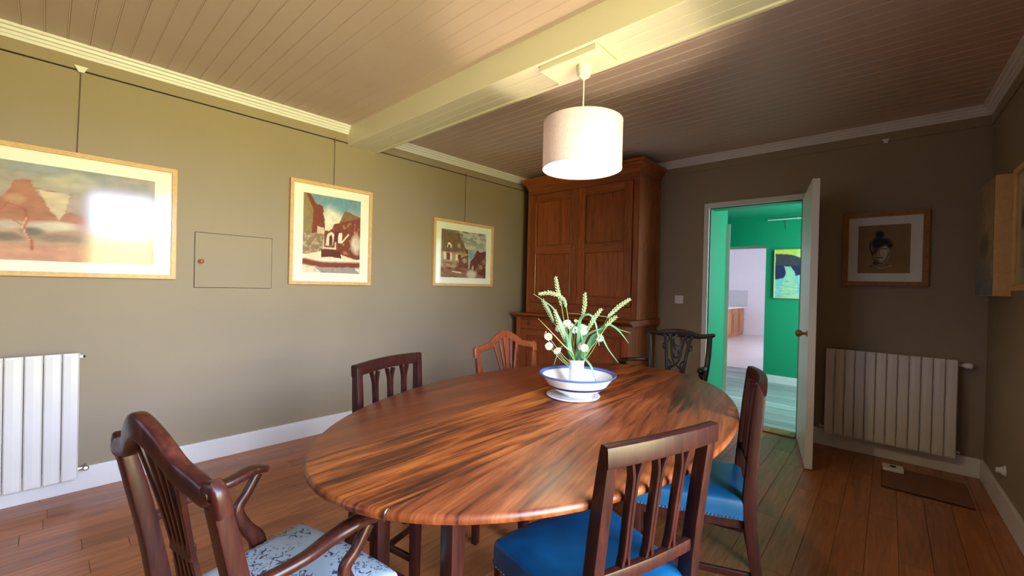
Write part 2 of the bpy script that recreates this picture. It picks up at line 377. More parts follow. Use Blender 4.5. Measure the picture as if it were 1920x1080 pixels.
# beam
BY0, BY1, BZ = 1.69, 1.955, 2.40
be = frame_empty('ceiling_beam', label='cream boxed ceiling beam with lamp below')
def bprism(y0a, y1a, z0, z1, nm):
    m = MB(); m.box((lx(1.8), y0a, z0), (rxx(1.8), y1a, z1)); return m.build(nm, BEAMP, be, .003)
bprism(BY0, BY0+.022, BZ, ZC+.005, 'side_board'); bprism(BY1-.022, BY1, BZ-.004, ZC+.005, 'side_board')
n = 3; ww = (BY1-BY0-.044)/n
for k in range(n): bprism(BY0+.022+k*ww+.001, BY0+.022+(k+1)*ww-.001, BZ+.004, BZ+.018, 'board')

# crown moulding : stepped profile (offset from wall, z)
CP = [(0, 2.492), (.016, 2.492), (.018, 2.508), (.026, 2.510), (.028, 2.524), (.040, 2.528), (.044, 2.542), (.056, 2.546), (.058, ZC), (0, ZC)]
def crown(name, a, b, nrm, mat=TRIM):
    a = Vector((a[0], a[1], 0)); b = Vector((b[0], b[1], 0)); nv = Vector((nrm[0], nrm[1], 0)).normalized(); m = MB(); k = len(CP)
    vs = [a+nv*o+Vector((0, 0, z)) for o, z in CP]+[b+nv*o+Vector((0, 0, z)) for o, z in CP]
    m.add(vs, [tuple(range(k)), tuple(range(k, 2*k))[::-1]]+[(i, (i+1) % k, k+(i+1) % k, k+i) for i in range(k)])
    struct(name, m, mat, label='white stepped crown moulding')
crown('trim_1', (lx(YF), YF), (lx(BY0), BY0), (1, -LA)); crown('trim_2', (lx(BY1), BY1), (lx(L), L), (1, -LA))
crown('trim_3', (0, L), (W, L), (0, -1)); crown('trim_4', (rxx(BY1), BY1), (rxx(L), L), (-1, RA)); crown('trim_5', (rxx(YF), YF), (rxx(BY0), BY0), (-1, RA))
# picture rail: wall-coloured flat strip below the crown
def strip(name, a, b, nrm, z0, z1, th, mat, label, bev=0):
    a = Vector((a[0], a[1], 0)); b = Vector((b[0], b[1], 0)); nv = Vector((nrm[0], nrm[1], 0)).normalized()*th; m = MB()
    vs = [a, b, b+nv, a+nv]; m.add([v+Vector((0, 0, z0)) for v in vs]+[v+Vector((0, 0, z1)) for v in vs], [(0, 3, 2, 1), (4, 5, 6, 7), (0, 1, 5, 4), (1, 2, 6, 5), (2, 3, 7, 6), (3, 0, 4, 7)])
    return struct(name, m, mat, label=label, bevel=bev)
PR = 'wall coloured picture rail under the moulding'
strip('trim_6', (lx(YF), YF), (lx(L), L), (1, -LA), 2.425, 2.492, .010, WALL, PR)
strip('trim_7', (0, L), (W, L), (0, -1), 2.425, 2.492, .010, WALL, PR)
strip('trim_8', (rxx(YF), YF), (rxx(L), L), (-1, RA), 2.425, 2.492, .010, WALL, PR)
strip('trim_9', (lx(YF), YF), (lx(L), L), (1, -LA), 2.419, 2.4245, .004, GAPM, 'dark strip painted as shadow under picture rail')  # dark colour stands in for the shadow line below the rail
BZT = .135
strip('baseboard_left', (lx(YF), YF), (lx(L), L), (1, -LA), 0, BZT, .018, TRIM, 'white baseboard of the picture wall', .003)
strip('baseboard_back', (DX1+.05, L), (W, L), (0, -1), 0, BZT, .018, TRIM, 'white baseboard under the end wall radiator', .003)
strip('trim_10', (1.62, L), (DX0-.05, L), (0, -1), 0, BZT, .018, TRIM, 'short white baseboard left of doorway', .003)
strip('baseboard_right', (rxx(YF), YF), (rxx(L), L), (-1, RA), 0, BZT, .018, TRIM, 'white baseboard of right wall', .003)

# ------------------------------------------------------------------ doorway and door 1
m = MB(); fwd = .046
m.box((DX0-fwd, L-.018, 0), (DX0, L+.01, DZ+fwd)); m.box((DX1, L-.018, 0), (DX1+fwd, L+.01, DZ+fwd)); m.box((DX0, L-.018, DZ), (DX1, L+.01, DZ+fwd))
struct('trim_11', m, TRIM, label='white door frame of the open doorway', bevel=.003)
m = MB(); m.box((DX0, L+.012, 0), (DX0+.008, LT+.002, DZ)); m.box((DX1-.008, L+.012, 0), (DX1, LT+.002, DZ)); m.box((DX0+.008, L+.012, DZ-.008), (DX1-.008, LT+.002, DZ))
struct('trim_12', m, GREEN, label='green painted reveal of the doorway')
struct('trim_13', MB().box((DX0+.01, L-.02, 0), (DX1-.01, LT, .012)), FLOORM, label='brown wooden threshold in the doorway', bevel=.003)
hx, hy = 2.845, L-.03; ang = math.atan2(-.692, .140)
door = frame_empty('door_1', (hx, hy, 0), ang, 'open white door standing nearly edge-on')
DL = .705
MB().box((0, -.0225, .012), (DL, .0225, 2.05)).build('leaf', TRIM, door, .002)
def knob(parent, x, y, z, sgn, mat=KNOBW):
    m = MB(); m.lathe([(.022, 0), (.022, .004), (.011, .008), (.010, .028), (.020, .036), (.027, .050), (.024, .064), (.012, .072), (0, .073)], 20, (x, y, z), (0, sgn, 0)); return m.build('door_handle', mat, parent, smooth=True)
knob(door, DL-.07, -.0225, .955, -1); 
for zz in (.25, 1.75): MB().lathe([(.007, 0), (.007, .09)], 10, (-.004, .0225, zz)).build('hinge', STEEL, door)

# ------------------------------------------------------------------ hall behind the door
G = 6.687; HZ = 2.30
hf = MB().box((0, LT, -.08), (3.8, 7.56, -.012)); hfl = struct('floor_hall', hf, GAPM, label='grey washed board floor of the green hall')
m = MB().box((-1.9, -.0655, -.012), (1.9, .0655, 0)); hb = m.mesh('board'); hb.materials.append(HALLF)
k = 0; y = LT+.068
while y < 7.52:
    o = bpy.data.objects.new('board', hb); COL.objects.link(o); o.parent = hfl; o.location = (1.9, y, -.0015*(k % 2)); y += .1335; k += 1
GL = 'emerald green wall of the hall'
struct('wall_hall_left', MB().box((1.9, LT, 0), (2.045, 4.99, HZ)), GREEN, label='short green hall wall left of the doorway')
struct('wall_hall_far', MB().box((2.095, G, 0), (3.8, G+.4, HZ)).box((0, G, 0), (1.2, G+.4, HZ)).box((1.2, G, 1.89), (2.095, G+.4, HZ)), GREEN, label='green far hall wall with opening to kitchen')
struct('wall_hall_right', MB().box((3.75, LT, 0), (3.9, G, HZ)), GREEN, label=GL)
struct('wall_hall_side', MB().box((0, LT, 0), (.1, G, HZ)).box((.1, LT, 0), (1.9, LT+.05, HZ)), GREEN, label=GL)
struct('ceiling_hall', MB().box((0, LT, HZ), (3.9, G+.4, HZ+.1)), GREENC, label='green painted hall ceiling')
struct('baseboard_hall', MB().box((2.095, G-.016, 0), (3.74, G, .105)), TRIM, label='white baseboard on the far hall wall', bevel=.003)
d2 = frame_empty('door_2', (2.06, 4.96, 0), math.atan2(1, -.30), 'white hall door opened edge-on')
MB().box((0, -.024, .01), (.72, .024, 1.975)).build('leaf', TRIM, d2, .002)
knob(d2, .045, .024, 1.01, 1)
rail = thing('picture_rail_rod', 'thin white hanging rod near the top of the green hall wall', 'rail', (2.3, G, 2.235))
MB().tube([(-.19, -.03, 0), (.6, -.03, .0)], .008, 8, False).build('rod', TRIM, rail)
for xx in (.16, .5): MB().box((xx-.006, -.035, -.012), (xx+.006, 0, .012)).build('bracket', TRIM, rail)
MB().tube([(.02, -.02, 0), (.02, -.004, -.13)], .0025, 6, False).build('cord', CORDM, rail)

# kitchen beyond
KY = 13.58
struct('floor_kitchen', MB().box((-.6, 7.56, -.08), (4.2, KY, 0)), paint('pale_kitchen_tile', c(200, 190, 188), .35, .05, 1.5, 0, coat=.2), label='pale tiled kitchen floor')
struct('wall_kitchen_far', MB().box((-.6, KY, 0), (4.2, KY+.1, 2.7)), WHITEW, label='white far kitchen wall')
struct('wall_kitchen_left', MB().box((-.6, G+.4, 0), (-.4, KY, 2.7)), WHITEW, label='white left kitchen wall')
struct('wall_kitchen_right', MB().box((4.0, G+.4, 0), (4.2, KY, 2.7)), WHITEW, label='white right kitchen wall')
struct('wall_kitchen_near', MB().box((-.4, G+.4, 0), (1.2, G+.44, 2.7)).box((2.095, G+.4, 0), (4.0, G+.44, 2.7)).box((1.2, G+.4, 1.89), (2.095, G+.44, 2.7)), WHITEW, label='white near kitchen wall')
struct('ceiling_kitchen', MB().box((-.6, G+.4, 2.7), (4.2, KY, 2.8)), WHITEW, label='white kitchen ceiling')
struct('trim_14', MB().box((-.4, KY-.02, .81), (.34, KY, 1.27)), paint('grey_splash_tile', c(186, 188, 190), .3, .03, 8, 0), label='grey tiled splashback over kitchen worktop')
for i, (ya, yb, lb) in enumerate([(12.95, 13.55, 'farthest'), (12.3, 12.93, 'middle'), (11.68, 12.28, 'nearest')]):
    cab = thing('kitchen_cabinet', {'farthest': 'wooden kitchen base cabinet touching the far white wall', 'middle': 'wooden kitchen base cabinet, second from the far white wall', 'nearest': 'wooden kitchen base cabinet third from far wall, mostly hidden by doorway'}[lb], 'cabinet', (.24, (ya+yb)/2, 0), PI/2, 'kitchen base cabinets beyond the hall')
    hw = (yb-ya)/2
    MB().box((-hw, 0, 0), (hw, .56, .765)).build('body', KITW, cab, .002)
    dr = MB().box((-hw+.02, -.02, .05), (hw-.02, 0, .75)).build('door', KITW, cab, .003)
    pts = [(-hw+.09, .12), (hw-.09, .12), (hw-.09, .56)]+[((hw-.09)*math.cos(a), .56+.09*math.sin(a)) for a in [PI*t/8 for t in range(1, 8)]]+[(-hw+.09, .56)]
    MB().prism(pts, -.034, -.02, 'y').build('arched_panel', KITW, dr, .006)
    MB().ball((hw-.05, -.035, .42), .014).build('knob', BRASS, dr)
tag(MB().box((-.4, 11.66, .767), (.27, 13.57, .80)).build('worktop', WHITEP, None, .004), 'white worktop over the kitchen cabinets', 'worktop')

# ------------------------------------------------------------------ painted images as coloured grids
def pnoise(X, Y, sc, seed):
    r = np.random.RandomState(seed); out = np.zeros_like(X); amp = 1; tot = 0
    for o in range(4):
        g = r.rand(40, 40); u = (X*sc*2**o) % 39; v = (Y*sc*2**o) % 39
        i, j = u.astype(int), v.astype(int); a, b = u-i, v-j; a = a*a*(3-2*a); b = b*b*(3-2*b)
        out += amp*(g[j, i]*(1-a)*(1-b)+g[j, (i+1) % 40]*a*(1-b)+g[(j+1) % 40, i]*(1-a)*b+g[(j+1) % 40, (i+1) % 40]*a*b); tot += amp; amp *= .55
    return out/tot
def inpoly(X, Y, poly):
    ins = np.zeros(X.shape, bool); n = len(poly)
    for i in range(n):
        x1, y1 = poly[i]; x2, y2 = poly[(i+1) % n]
        if y1 == y2: continue
        k = ((y1 > Y) != (y2 > Y)) & (X < (x2-x1)*(Y-y1)/(y2-y1)+x1); ins ^= k
    return ins
def sr2(col): return np.array(c(*col)[:3])
def paint_grid(name, w, h, nx, ops, seed, base, parent, y, x0, z0, var=.45, wob=.012, rough=.75):
    """flat printed picture: x0..x0+w, z0..z0+h in the parent's local XZ plane"""
    ny = int(nx*h/w); u = np.linspace(0, 1, nx+1); v = np.linspace(0, 1, ny+1); U, V = np.meshgrid(u, v)
    Xn = U+(pnoise(U+.3, V, 9, seed)-.5)*wob*2; Yn = V+(pnoise(U, V+.7, 9, seed+1)-.5)*wob*2
    C = np.zeros(U.shape+(3,)); C[:] = sr2(base)
    for op in ops:
        if op[0] == 'grad':
            t = np.clip((Yn-op[3])/(op[4]-op[3]), 0, 1)[..., None]; C[:] = sr2(op[1])*(1-t)+sr2(op[2])*t
        elif op[0] == 'blob':
            _, col, cx, cy, rx_, ry_, st = op; d = ((Xn-cx)/rx_)**2+((Yn-cy)/ry_)**2; a = np.clip(1.25-d, 0, 1)[..., None]*st; C = C*(1-a)+sr2(col)*a
        elif op[0] == 'line':
            _, col, pts, wd = op
            for (xa, ya), (xb, yb) in zip(pts[:-1], pts[1:]):
                dx, dy = xb-xa, yb-ya; t = np.clip(((Xn-xa)*dx+(Yn-ya)*dy)/(dx*dx+dy*dy), 0, 1); d = np.hypot(Xn-xa-t*dx, Yn-ya-t*dy); a = np.clip((wd-d)/wd*2, 0, 1)[..., None]; C = C*(1-a)+sr2(col)*a
        elif op[0] == 'noise':
            _, col, sx, sy, th, st = op[:6]; nn = pnoise(U*sx, V*sy, 1, seed+7); a = np.clip((nn-th)*8, 0, 1)[..., None]*st
            if len(op) > 6:
                k = inpoly(Xn, Yn, op[6])[..., None]; a = a*k
            C = C*(1-a)+sr2(col)*a
        else:
            _, col, poly = op; k = inpoly(Xn, Yn, poly); C[k] = sr2(col)
    C *= (1-var/2+var*pnoise(U, V, 22, seed+3))[..., None]
    vs = [(x0+w*a, y, z0+h*b) for b in v for a in u]
    fs = [(j*(nx+1)+i, j*(nx+1)+i+1, (j+1)*(nx+1)+i+1, (j+1)*(nx+1)+i) for j in range(ny) for i in range(nx)]
    me = bpy.data.meshes.new(name); me.from_pydata(vs, [], fs)
    ca = me.color_attributes.new('paint', 'FLOAT_COLOR', 'POINT'); arr = np.ones((len(vs), 4), np.float32); arr[:, :3] = C.reshape(-1, 3); ca.data.foreach_set('color', arr.ravel())
    m, nt, b = new_mat(name+'_pigment'); at = nt.nodes.new('ShaderNodeVertexColor'); at.layer_name = 'paint'; nt.links.new(at.outputs[0], b.inputs['Base Color']); b.inputs['Roughness'].default_value = rough
    me.materials.append(m); o = bpy.data.objects.new(name, me); COL.objects.link(o); o.parent = parent; return o

def picture(label, loc, rz, w, h, fwid, pr, ops, seed, base, mat=PINEF, nx=150, depth=.028, glass=True, name='framed_picture', group=None, **kw):
    """local: x right, z up, front -y; w,h outer; pr=(x0,x1,z0,z1) print rectangle from the lower left corner"""
    t = thing(name, label, 'picture', loc, rz, group)
    a = w/2; d0, d1 = -depth, 0
    for nm, q in (('left', [(-a, 0), (-a+fwid, fwid), (-a+fwid, h-fwid), (-a, h)]), ('right', [(a, 0), (a, h), (a-fwid, h-fwid), (a-fwid, fwid)]),
                  ('bottom', [(-a, 0), (a, 0), (a-fwid, fwid), (-a+fwid, fwid)]), ('top', [(-a, h), (-a+fwid, h-fwid), (a-fwid, h-fwid), (a, h)])):
        MB().prism(q, d0, d1, 'y').build('frame_rail', mat, t, .0015)
    MB().box((-a+fwid*.8, -.012, fwid*.8), (a-fwid*.8, -.002, h-fwid*.8)).build('mat_board', MATB, t)
    paint_grid('artwork', pr[1]-pr[0], pr[3]-pr[2], nx, ops, seed, base, t, -.0135, pr[0]-a, pr[2], **kw)
    if glass:
        g = MB(); g.add([(-a+fwid*.9, -.0175, fwid*.9), (a-fwid*.9, -.0175, fwid*.9), (a-fwid*.9, -.0175, h-fwid*.9), (-a+fwid*.9, -.0175, h-fwid*.9)], [(0, 1, 2, 3)])
        g.build('glass', PGLASS, t)
    return t
RL = PI/2-LA
def onleft(y, z, off=.004): return (lx(y, off), y, z)
RED, RED2, TAN, CRM = (132, 66, 46), (100, 46, 34), (168, 134, 96), (226, 214, 190)
# large picture at left
vq = lambda *P: [(.42+.002*P[i], (490-P[i+1])/178) for i in range(0, len(P), 2)]
vb = lambda col, px, py, w_, h_, st: ('blob', col)+vq(px, py)[0]+(w_*.002, h_/178, st)
ops1 = [('grad', (186, 152, 128), (158, 158, 152), .3, .9), ('noise', (178, 164, 142), 6, 5, .5, .6), vb((196, 186, 160), 110, 335, 60, 20, .7), vb((150, 158, 160), 60, 320, 60, 14, .7),
        ('poly', (176, 124, 98), vq(-220, 400, -120, 350, -60, 380, -20, 400, 10, 370, 26, 345, 50, 343, 55, 358, 80, 388, 100, 412, 108, 400, 120, 395, 148, 402, 152, 416, -220, 430)),
        ('poly', (206, 188, 158), vq(60, 358, 116, 362, 112, 392, 100, 412, 78, 385)), ('line', (150, 112, 88), vq(56, 356, 118, 362), .006), vb((206, 172, 140), 25, 380, 20, 10, .5),
        vb((152, 182, 146), 172, 398, 18, 20, .8), vb((196, 184, 160), 220, 400, 50, 20, .6), vb((206, 196, 178), 90, 424, 50, 10, .9), vb((198, 190, 174), 15, 425, 25, 9, .7), vb((104, 112, 104), 56, 436, 22, 9, .9), vb((112, 108, 102), 15, 448, 28, 9, .8), vb((130, 120, 110), 110, 446, 60, 9, .7), vb((112, 100, 92), -80, 440, 70, 12, .8),
        ('poly', (198, 152, 130), vq(-220, 495, 300, 495, 300, 462, 150, 462, 70, 466, 20, 460, -220, 466)), ('line', (172, 104, 84), vq(56, 470, 54, 452, 38, 428, 46, 412, 42, 396, 14, 388, 2, 402), .007), ('line', (172, 104, 84), vq(38, 428, 20, 418), .004), ('line', (214, 180, 156), vq(52, 452, 36, 428, 44, 412), .003)]
y0, y1 = -.73, .557
picture('wide landscape picture in pale wood frame above left radiator', onleft((y0+y1)/2, 1.238), RL, y1-y0, .708, .026, (.11, 1.177, .085, .612), ops1, 11, (176, 150, 130), nx=170)
ops2 = [('grad', (226, 214, 190), (120, 152, 158), .5, .9), ('blob', (232, 222, 196), .5, .7, .2, .2, .8), ('blob', (112, 158, 170), .62, .88, .2, .1, .8),
        ('poly', (150, 128, 88), [(0, 1), (0, .35), (.26, .5), (.26, .82), (.1, 1)]), ('poly', RED, [(.04, 1), (.1, 1), (.2, .87), (.32, .86), (.34, .78), (.32, .77), (.36, .68), (.35, .55), (.14, .5), (.16, .8)]),
        ('poly', (140, 108, 70), [(.48, .58), (.6, .66), (.7, .84), (.76, .83), (1, .78), (1, .6)]), ('poly', RED, [(.48, .58), (.52, .64), (1, .78), (1, .18), (.35, .3), (.35, .55), (.42, .54)]),
        ('noise', (198, 160, 120), 26, 18, .58, .55, [(.45, .25), (1, .25), (1, .74), (.5, .6)]),
        ('poly', CRM, [(.38, .35), (.4, .5), (.47, .54), (.52, .5), (.5, .36)]), ('poly', RED2, [(.44, .36), (.44, .47), (.47, .5), (.49, .46), (.49, .36)]), ('poly', CRM, [(.58, .4), (.6, .54), (.66, .54), (.66, .4)]), ('poly', RED2, [(.53, .4), (.53, .55), (.59, .55), (.59, .4)]),
        ('line', CRM, [(.66, .42), (.78, .52)], .016), ('line', CRM, [(.35, .32), (.55, .32), (.55, .4)], .014), ('poly', (206, 190, 160), [(.23, .48), (.23, .6), (.34, .58), (.34, .5)]),
        ('poly', (150, 124, 96), [(0, .5), (.14, .5), (.35, .5), (.33, .28), (0, .22)]), ('noise', (206, 188, 158), 24, 24, .55, .6, [(0, .5), (.35, .5), (.33, .28), (0, .22)]),
        ('poly', RED2, [(.3, .3), (.62, .3), (.66, .2), (.3, .2)]), ('blob', CRM, .92, .4, .1, .14, .8), ('line', CRM, [(.02, .22), (.2, .17), (.5, .19), (.7, .16), (1, .18)], .022),
        ('line', RED, [(0, .14), (.3, .1), (1, .12)], .05), ('noise', (190, 168, 150), 14, 40, .5, .7, [(0, .08), (1, .08), (1, 0), (0, 0)]), ('poly', (160, 150, 142), [(.2, .07), (.9, .08), (1, 0), (.3, 0)])]
picture('portrait-format village street picture in pale wood frame, middle of left wall', onleft(1.577, 1.22), RL, .675, .82, .026, (.1, .573, .097, .725), ops2, 21, TAN, nx=150)
ops3 = [('grad', (190, 186, 168), (118, 126, 116), .5, 1), ('noise', (206, 204, 190), 10, 12, .5, .7), ('blob', (120, 156, 170), .66, .5, .1, .14, .8),
        ('poly', (132, 106, 78), [(0, 1), (.36, .93), (.45, .8), (.5, .68), (.56, .56), (0, .54)]), ('poly', (176, 148, 118), [(0, .55), (.58, .54), (.58, .2), (0, .2)]), ('line', (110, 62, 46), [(0, .55), (.56, .54)], .008),
        ('poly', RED, [(.5, .66), (.54, .62), (.58, .62), (.58, .52), (.54, .52)]), ('poly', (110, 60, 48), [(.63, .36), (.72, .48), (.78, .62), (.86, .58), (1, .62), (1, 0), (.6, 0)]), ('noise', (186, 150, 124), 18, 14, .56, .6, [(.6, 0), (1, 0), (1, .5), (.7, .46)]),
        ('poly', CRM, [(.06, .38), (.06, .52), (.11, .52), (.11, .37)]), ('poly', RED, [(.12, .37), (.12, .51), (.18, .51), (.18, .37)]), ('poly', CRM, [(.19, .36), (.19, .51), (.23, .51), (.23, .36)]), ('poly', CRM, [(.3, .36), (.3, .49), (.35, .49), (.35, .36)]), ('poly', RED, [(.36, .4), (.36, .49), (.42, .49), (.42, .4)]),
        ('poly', CRM, [(.13, .62), (.13, .7), (.17, .74), (.21, .69), (.21, .62)]), ('poly', RED2, [(.15, .62), (.15, .68), (.18, .68), (.18, .62)]), ('line', RED, [(.12, .71), (.17, .76), (.22, .7)], .008), ('line', RED, [(.34, .94), (.39, .9)], .012), ('blob', (190, 166, 138), .38, .68, .04, .05, .8),
        ('poly', (128, 80, 62), [(.38, .4), (.46, .45), (.58, .5), (.58, .15), (.36, .15)]), ('blob', (196, 168, 142), .5, .38, .06, .06, .8), ('poly', (152, 112, 88), [(0, .22), (.6, .2), (1, .0), (0, 0)]), ('noise', (118, 58, 44), 12, 20, .52, .7, [(0, .34), (.6, .3), (.6, 0), (0, 0)]),
        ('blob', CRM, .66, .08, .12, .1, .8), ('line', CRM, [(.25, .13), (.42, .11)], .018), ('blob', CRM, .69, .22, .02, .06, .8), ('blob', (196, 160, 136), .88, .25, .05, .06, .7)]
picture('small house and cloudy sky picture in pale wood frame, nearest the cupboard', onleft(2.995, 1.23), RL, .828, .685, .028, (.1, .725, .09, .585), ops3, 31, TAN, nx=150)
ops4 = [('noise', (140, 112, 74), 3, 3, .5, .5), ('blob', (206, 188, 152), .5, .42, .12, .22, .9), ('blob', (34, 36, 34), .38, .62, .14, .15, 1), ('blob', (34, 36, 34), .5, .64, .16, .1, 1), ('blob', (30, 34, 32), .42, .8, .1, .09, 1), ('blob', (38, 40, 36), .62, .57, .07, .06, 1), ('line', (36, 36, 34), [(.24, .62), (.24, .5), (.3, .38)], .02), ('blob', (36, 36, 34), .33, .45, .06, .06, .7),
        ('line', (120, 104, 78), [(.36, .88), (.32, .84), (.34, .76)], .01), ('blob', (214, 196, 160), .53, .5, .05, .08, .8), ('line', (30, 32, 30), [(.47, .5), (.56, .51)], .012), ('line', (40, 40, 36), [(.34, .49), (.4, .48)], .01), ('line', (60, 52, 40), [(.43, .48), (.41, .38), (.45, .37)], .008), ('line', (54, 46, 36), [(.37, .32), (.42, .33), (.49, .33)], .012), ('line', (40, 38, 34), [(.3, .34), (.34, .24), (.48, .2), (.57, .3), (.6, .42)], .009), ('blob', (50, 46, 38), .36, .22, .07, .05, .8),
        ('line', (46, 44, 38), [(.34, .24), (.33, .18), (.25, .14)], .011), ('line', (70, 62, 48), [(.55, .26), (.56, .18), (.6, .11)], .008), ('line', (210, 190, 150), [(.4, .12), (.5, .1), (.66, .16)], .008)]
picture('charcoal head sketch on tan paper in brown frame beside open door', (3.342, L-.012, 1.314), 0, .493, .567, .034, (.093, .394, .098, .468), ops4, 41, (158, 126, 84), OAKF, nx=130, var=.1, wob=.006)
# hall painting
ops5 = [('grad', (120, 196, 196), (206, 214, 90), .6, 1), ('poly', (214, 214, 60), [(0, 1), (.36, 1), (.34, .93), (0, .92)]), ('poly', (210, 216, 84), [(.3, .88), (.5, .82), (1, .86), (1, .74), (.6, .76)]),
        ('poly', (62, 62, 70), [(0, .93), (.12, .92), (.28, .9), (.5, .8), (.7, .76), (1, .78), (1, .6), (0, .6)]), ('poly', (34, 38, 84), [(0, .68), (1, .67), (1, .55), (.72, .57), (.5, .5), (.36, .47), (.1, .4), (0, .38)]), ('line', (210, 200, 190), [(.65, .67), (1, .67)], .01),
        ('poly', (196, 208, 112), [(.36, .47), (.5, .5), (.7, .57), (1, .55), (1, .42), (.3, .38)]), ('poly', (130, 196, 196), [(0, .38), (.1, .4), (.36, .47), (1, .42), (1, 0), (0, 0)]), ('poly', (160, 206, 170), [(.16, .66), (.26, .66), (.34, .5), (.34, .3), (.4, 0), (.1, 0), (.14, .35), (.18, .5)]),
        ('noise', (196, 214, 130), 6, 34, .55, .7, [(0, .36), (1, .36), (1, 0), (0, 0)]), ('noise', (92, 160, 190), 5, 30, .62, .6, [(0, .36), (1, .36), (1, 0), (0, 0)])]
picture('bright yellow and blue lake painting on the green hall wall', (2.56, G-.01, 1.165), 0, .72, .66, .012, (.012, .708, .012, .648), ops5, 51, (130, 196, 196), paint('pale_yellow_frame', c(214, 206, 140), .5), nx=110, glass=False)

# right wall: deep canvas and second picture
RR = -PI/2+abs(RA)
t = thing('canvas_picture', 'deep box canvas with misty painting on the right wall', 'picture', (rxx(3.93, -.003), 3.93, 1.255), RR)
MB().box((-.27, -.072, 0), (.27, 0, .70)).build('stretcher_frame', PINEF, t, .003)
paint_grid('artwork', .53, .69, 60, [('grad', (120, 132, 150), (170, 150, 112), .0, .5), ('blob', (96, 104, 76), .5, .45, .3, .12, .7), ('noise', (186, 160, 120), 5, 5, .5, .6)], 61, (170, 150, 120), t, -.0735, -.265, .005)
picture('pale framed print cut by the right edge of the view', (rxx(3.25, -.003), 3.25, 1.285), RR, .56, .66, .03, (.11, .45, .12, .54), [('blob', (50, 54, 66), .2, .62, .3, .16, .9), ('blob', (60, 60, 70), .6, .3, .3, .1, .7)], 71, (206, 200, 190), PINEF, nx=60, name='framed_print')

# hanging hooks and cords on the rail
def hanger(label, y, ztop, zbot, white=False, gap=0):
    t = thing('picture_hanger', label, 'hanger', (lx(y, .011), y, ztop), RL, 'cords holding pictures on the left wall')
    if white: MB().prism([(-.030, .014), (.030, .014), (.012, -.022), (-.010, -.022)], -.012, 0, 'y').build('hook', WHITEP, t, .003)
    else: MB().box((-.006, -.006, -.022), (.006, 0, .006)).build('hook', BRASS, t)
    MB().tube([(0, -.003, -.02), (gap, -.003, zbot-ztop)], .0018, 6, False).build('cord', CORDM, t)
hanger('white hook and cord above the wide landscape picture', .115, 2.43, 1.94, True, -.01)
hanger('thin cord above the portrait-format street picture', 1.578, 2.425, 2.04)
hanger('thin cord above the picture nearest the cupboard', 2.99, 2.425, 1.914)
t = thing('wall_hook', 'small white rail hook near the ceiling on the end wall', 'hook', (3.335, L-.011, 2.43)); MB().prism([(-.024, .012), (.024, .012), (.010, -.020), (-.008, -.020)], -.012, 0, 'y').build('hook_body', WHITEP, t, .003); MB().tube([(0, -.006, -.018), (.002, -.008, -.03)], .003).build('hook_tip', BRASS, t)

# wall hatch
t = thing('wall_hatch', 'flush wall coloured cupboard hatch with small wooden knob', 'hatch', onleft(.892, 1.187, .001), RL)
w_, h_ = .465, .37
MB().box((-w_/2-.003, -.0015, -.003), (w_/2+.003, 0, h_+.003)).build('recess', GAPM, t)
MB().box((-w_/2, -.0045, 0), (w_/2, 0, h_)).build('panel', WALL, t, .0008)
MB().lathe([(.010, 0), (.008, .010), (.014, .018), (.015, .026), (.009, .032), (0, .033)], 14, (-.2, -.004, .176), (0, -1, 0)).build('knob', KNOBW, t, smooth=True)

# sockets and switch
def plate(name, label, cat, loc, rz, sz, rnd_=True, mat=WHITEP):
    D = .010
    t = thing(name, label, cat, loc, rz); a = sz/2
    MB().box((-a, -.010, -a), (a, 0, a)).build('cover_plate', mat, t, .003)
    if rnd_: MB().lathe([(a*.60, -.002), (a*.60, .004), (a*.52, .004), (a*.48, .001), (0, .001)], 24, (0, -.010, 0), (0, -1, 0)).build('rotary_dial', mat, t, smooth=True)
    else:
        MB().box((-a*.62, -.013, -a*.62), (a*.62, -.009, a*.62)).build('insert', mat, t, .002)
    return t
plate('light_switch', 'square white light switch on wall between cupboard and doorway', 'switch', (1.792, L, 1.149), 0, .084)
plate('wall_socket', 'white wall socket low on left wall behind dark chair', 'socket', onleft(1.84, .26, 0), RL, .075, False)
t = thing('pipe_cap', 'small white round fitting low on the right wall', 'fitting', (rxx(3.7, 0), 3.7, .25), RR)
MB().lathe([(.026, 0), (.026, .012), (.016, .018), (.014, .035), (0, .036)], 16, (0, 0, 0), (0, -1, 0)).build('cap', WHITEP, t, smooth=True)
MB().lathe([(.032, 0), (.030, .004), (0, .004)], 16, (0, 0, 0), (0, -1, 0)).build('collar', WHITEP, t, smooth=True)

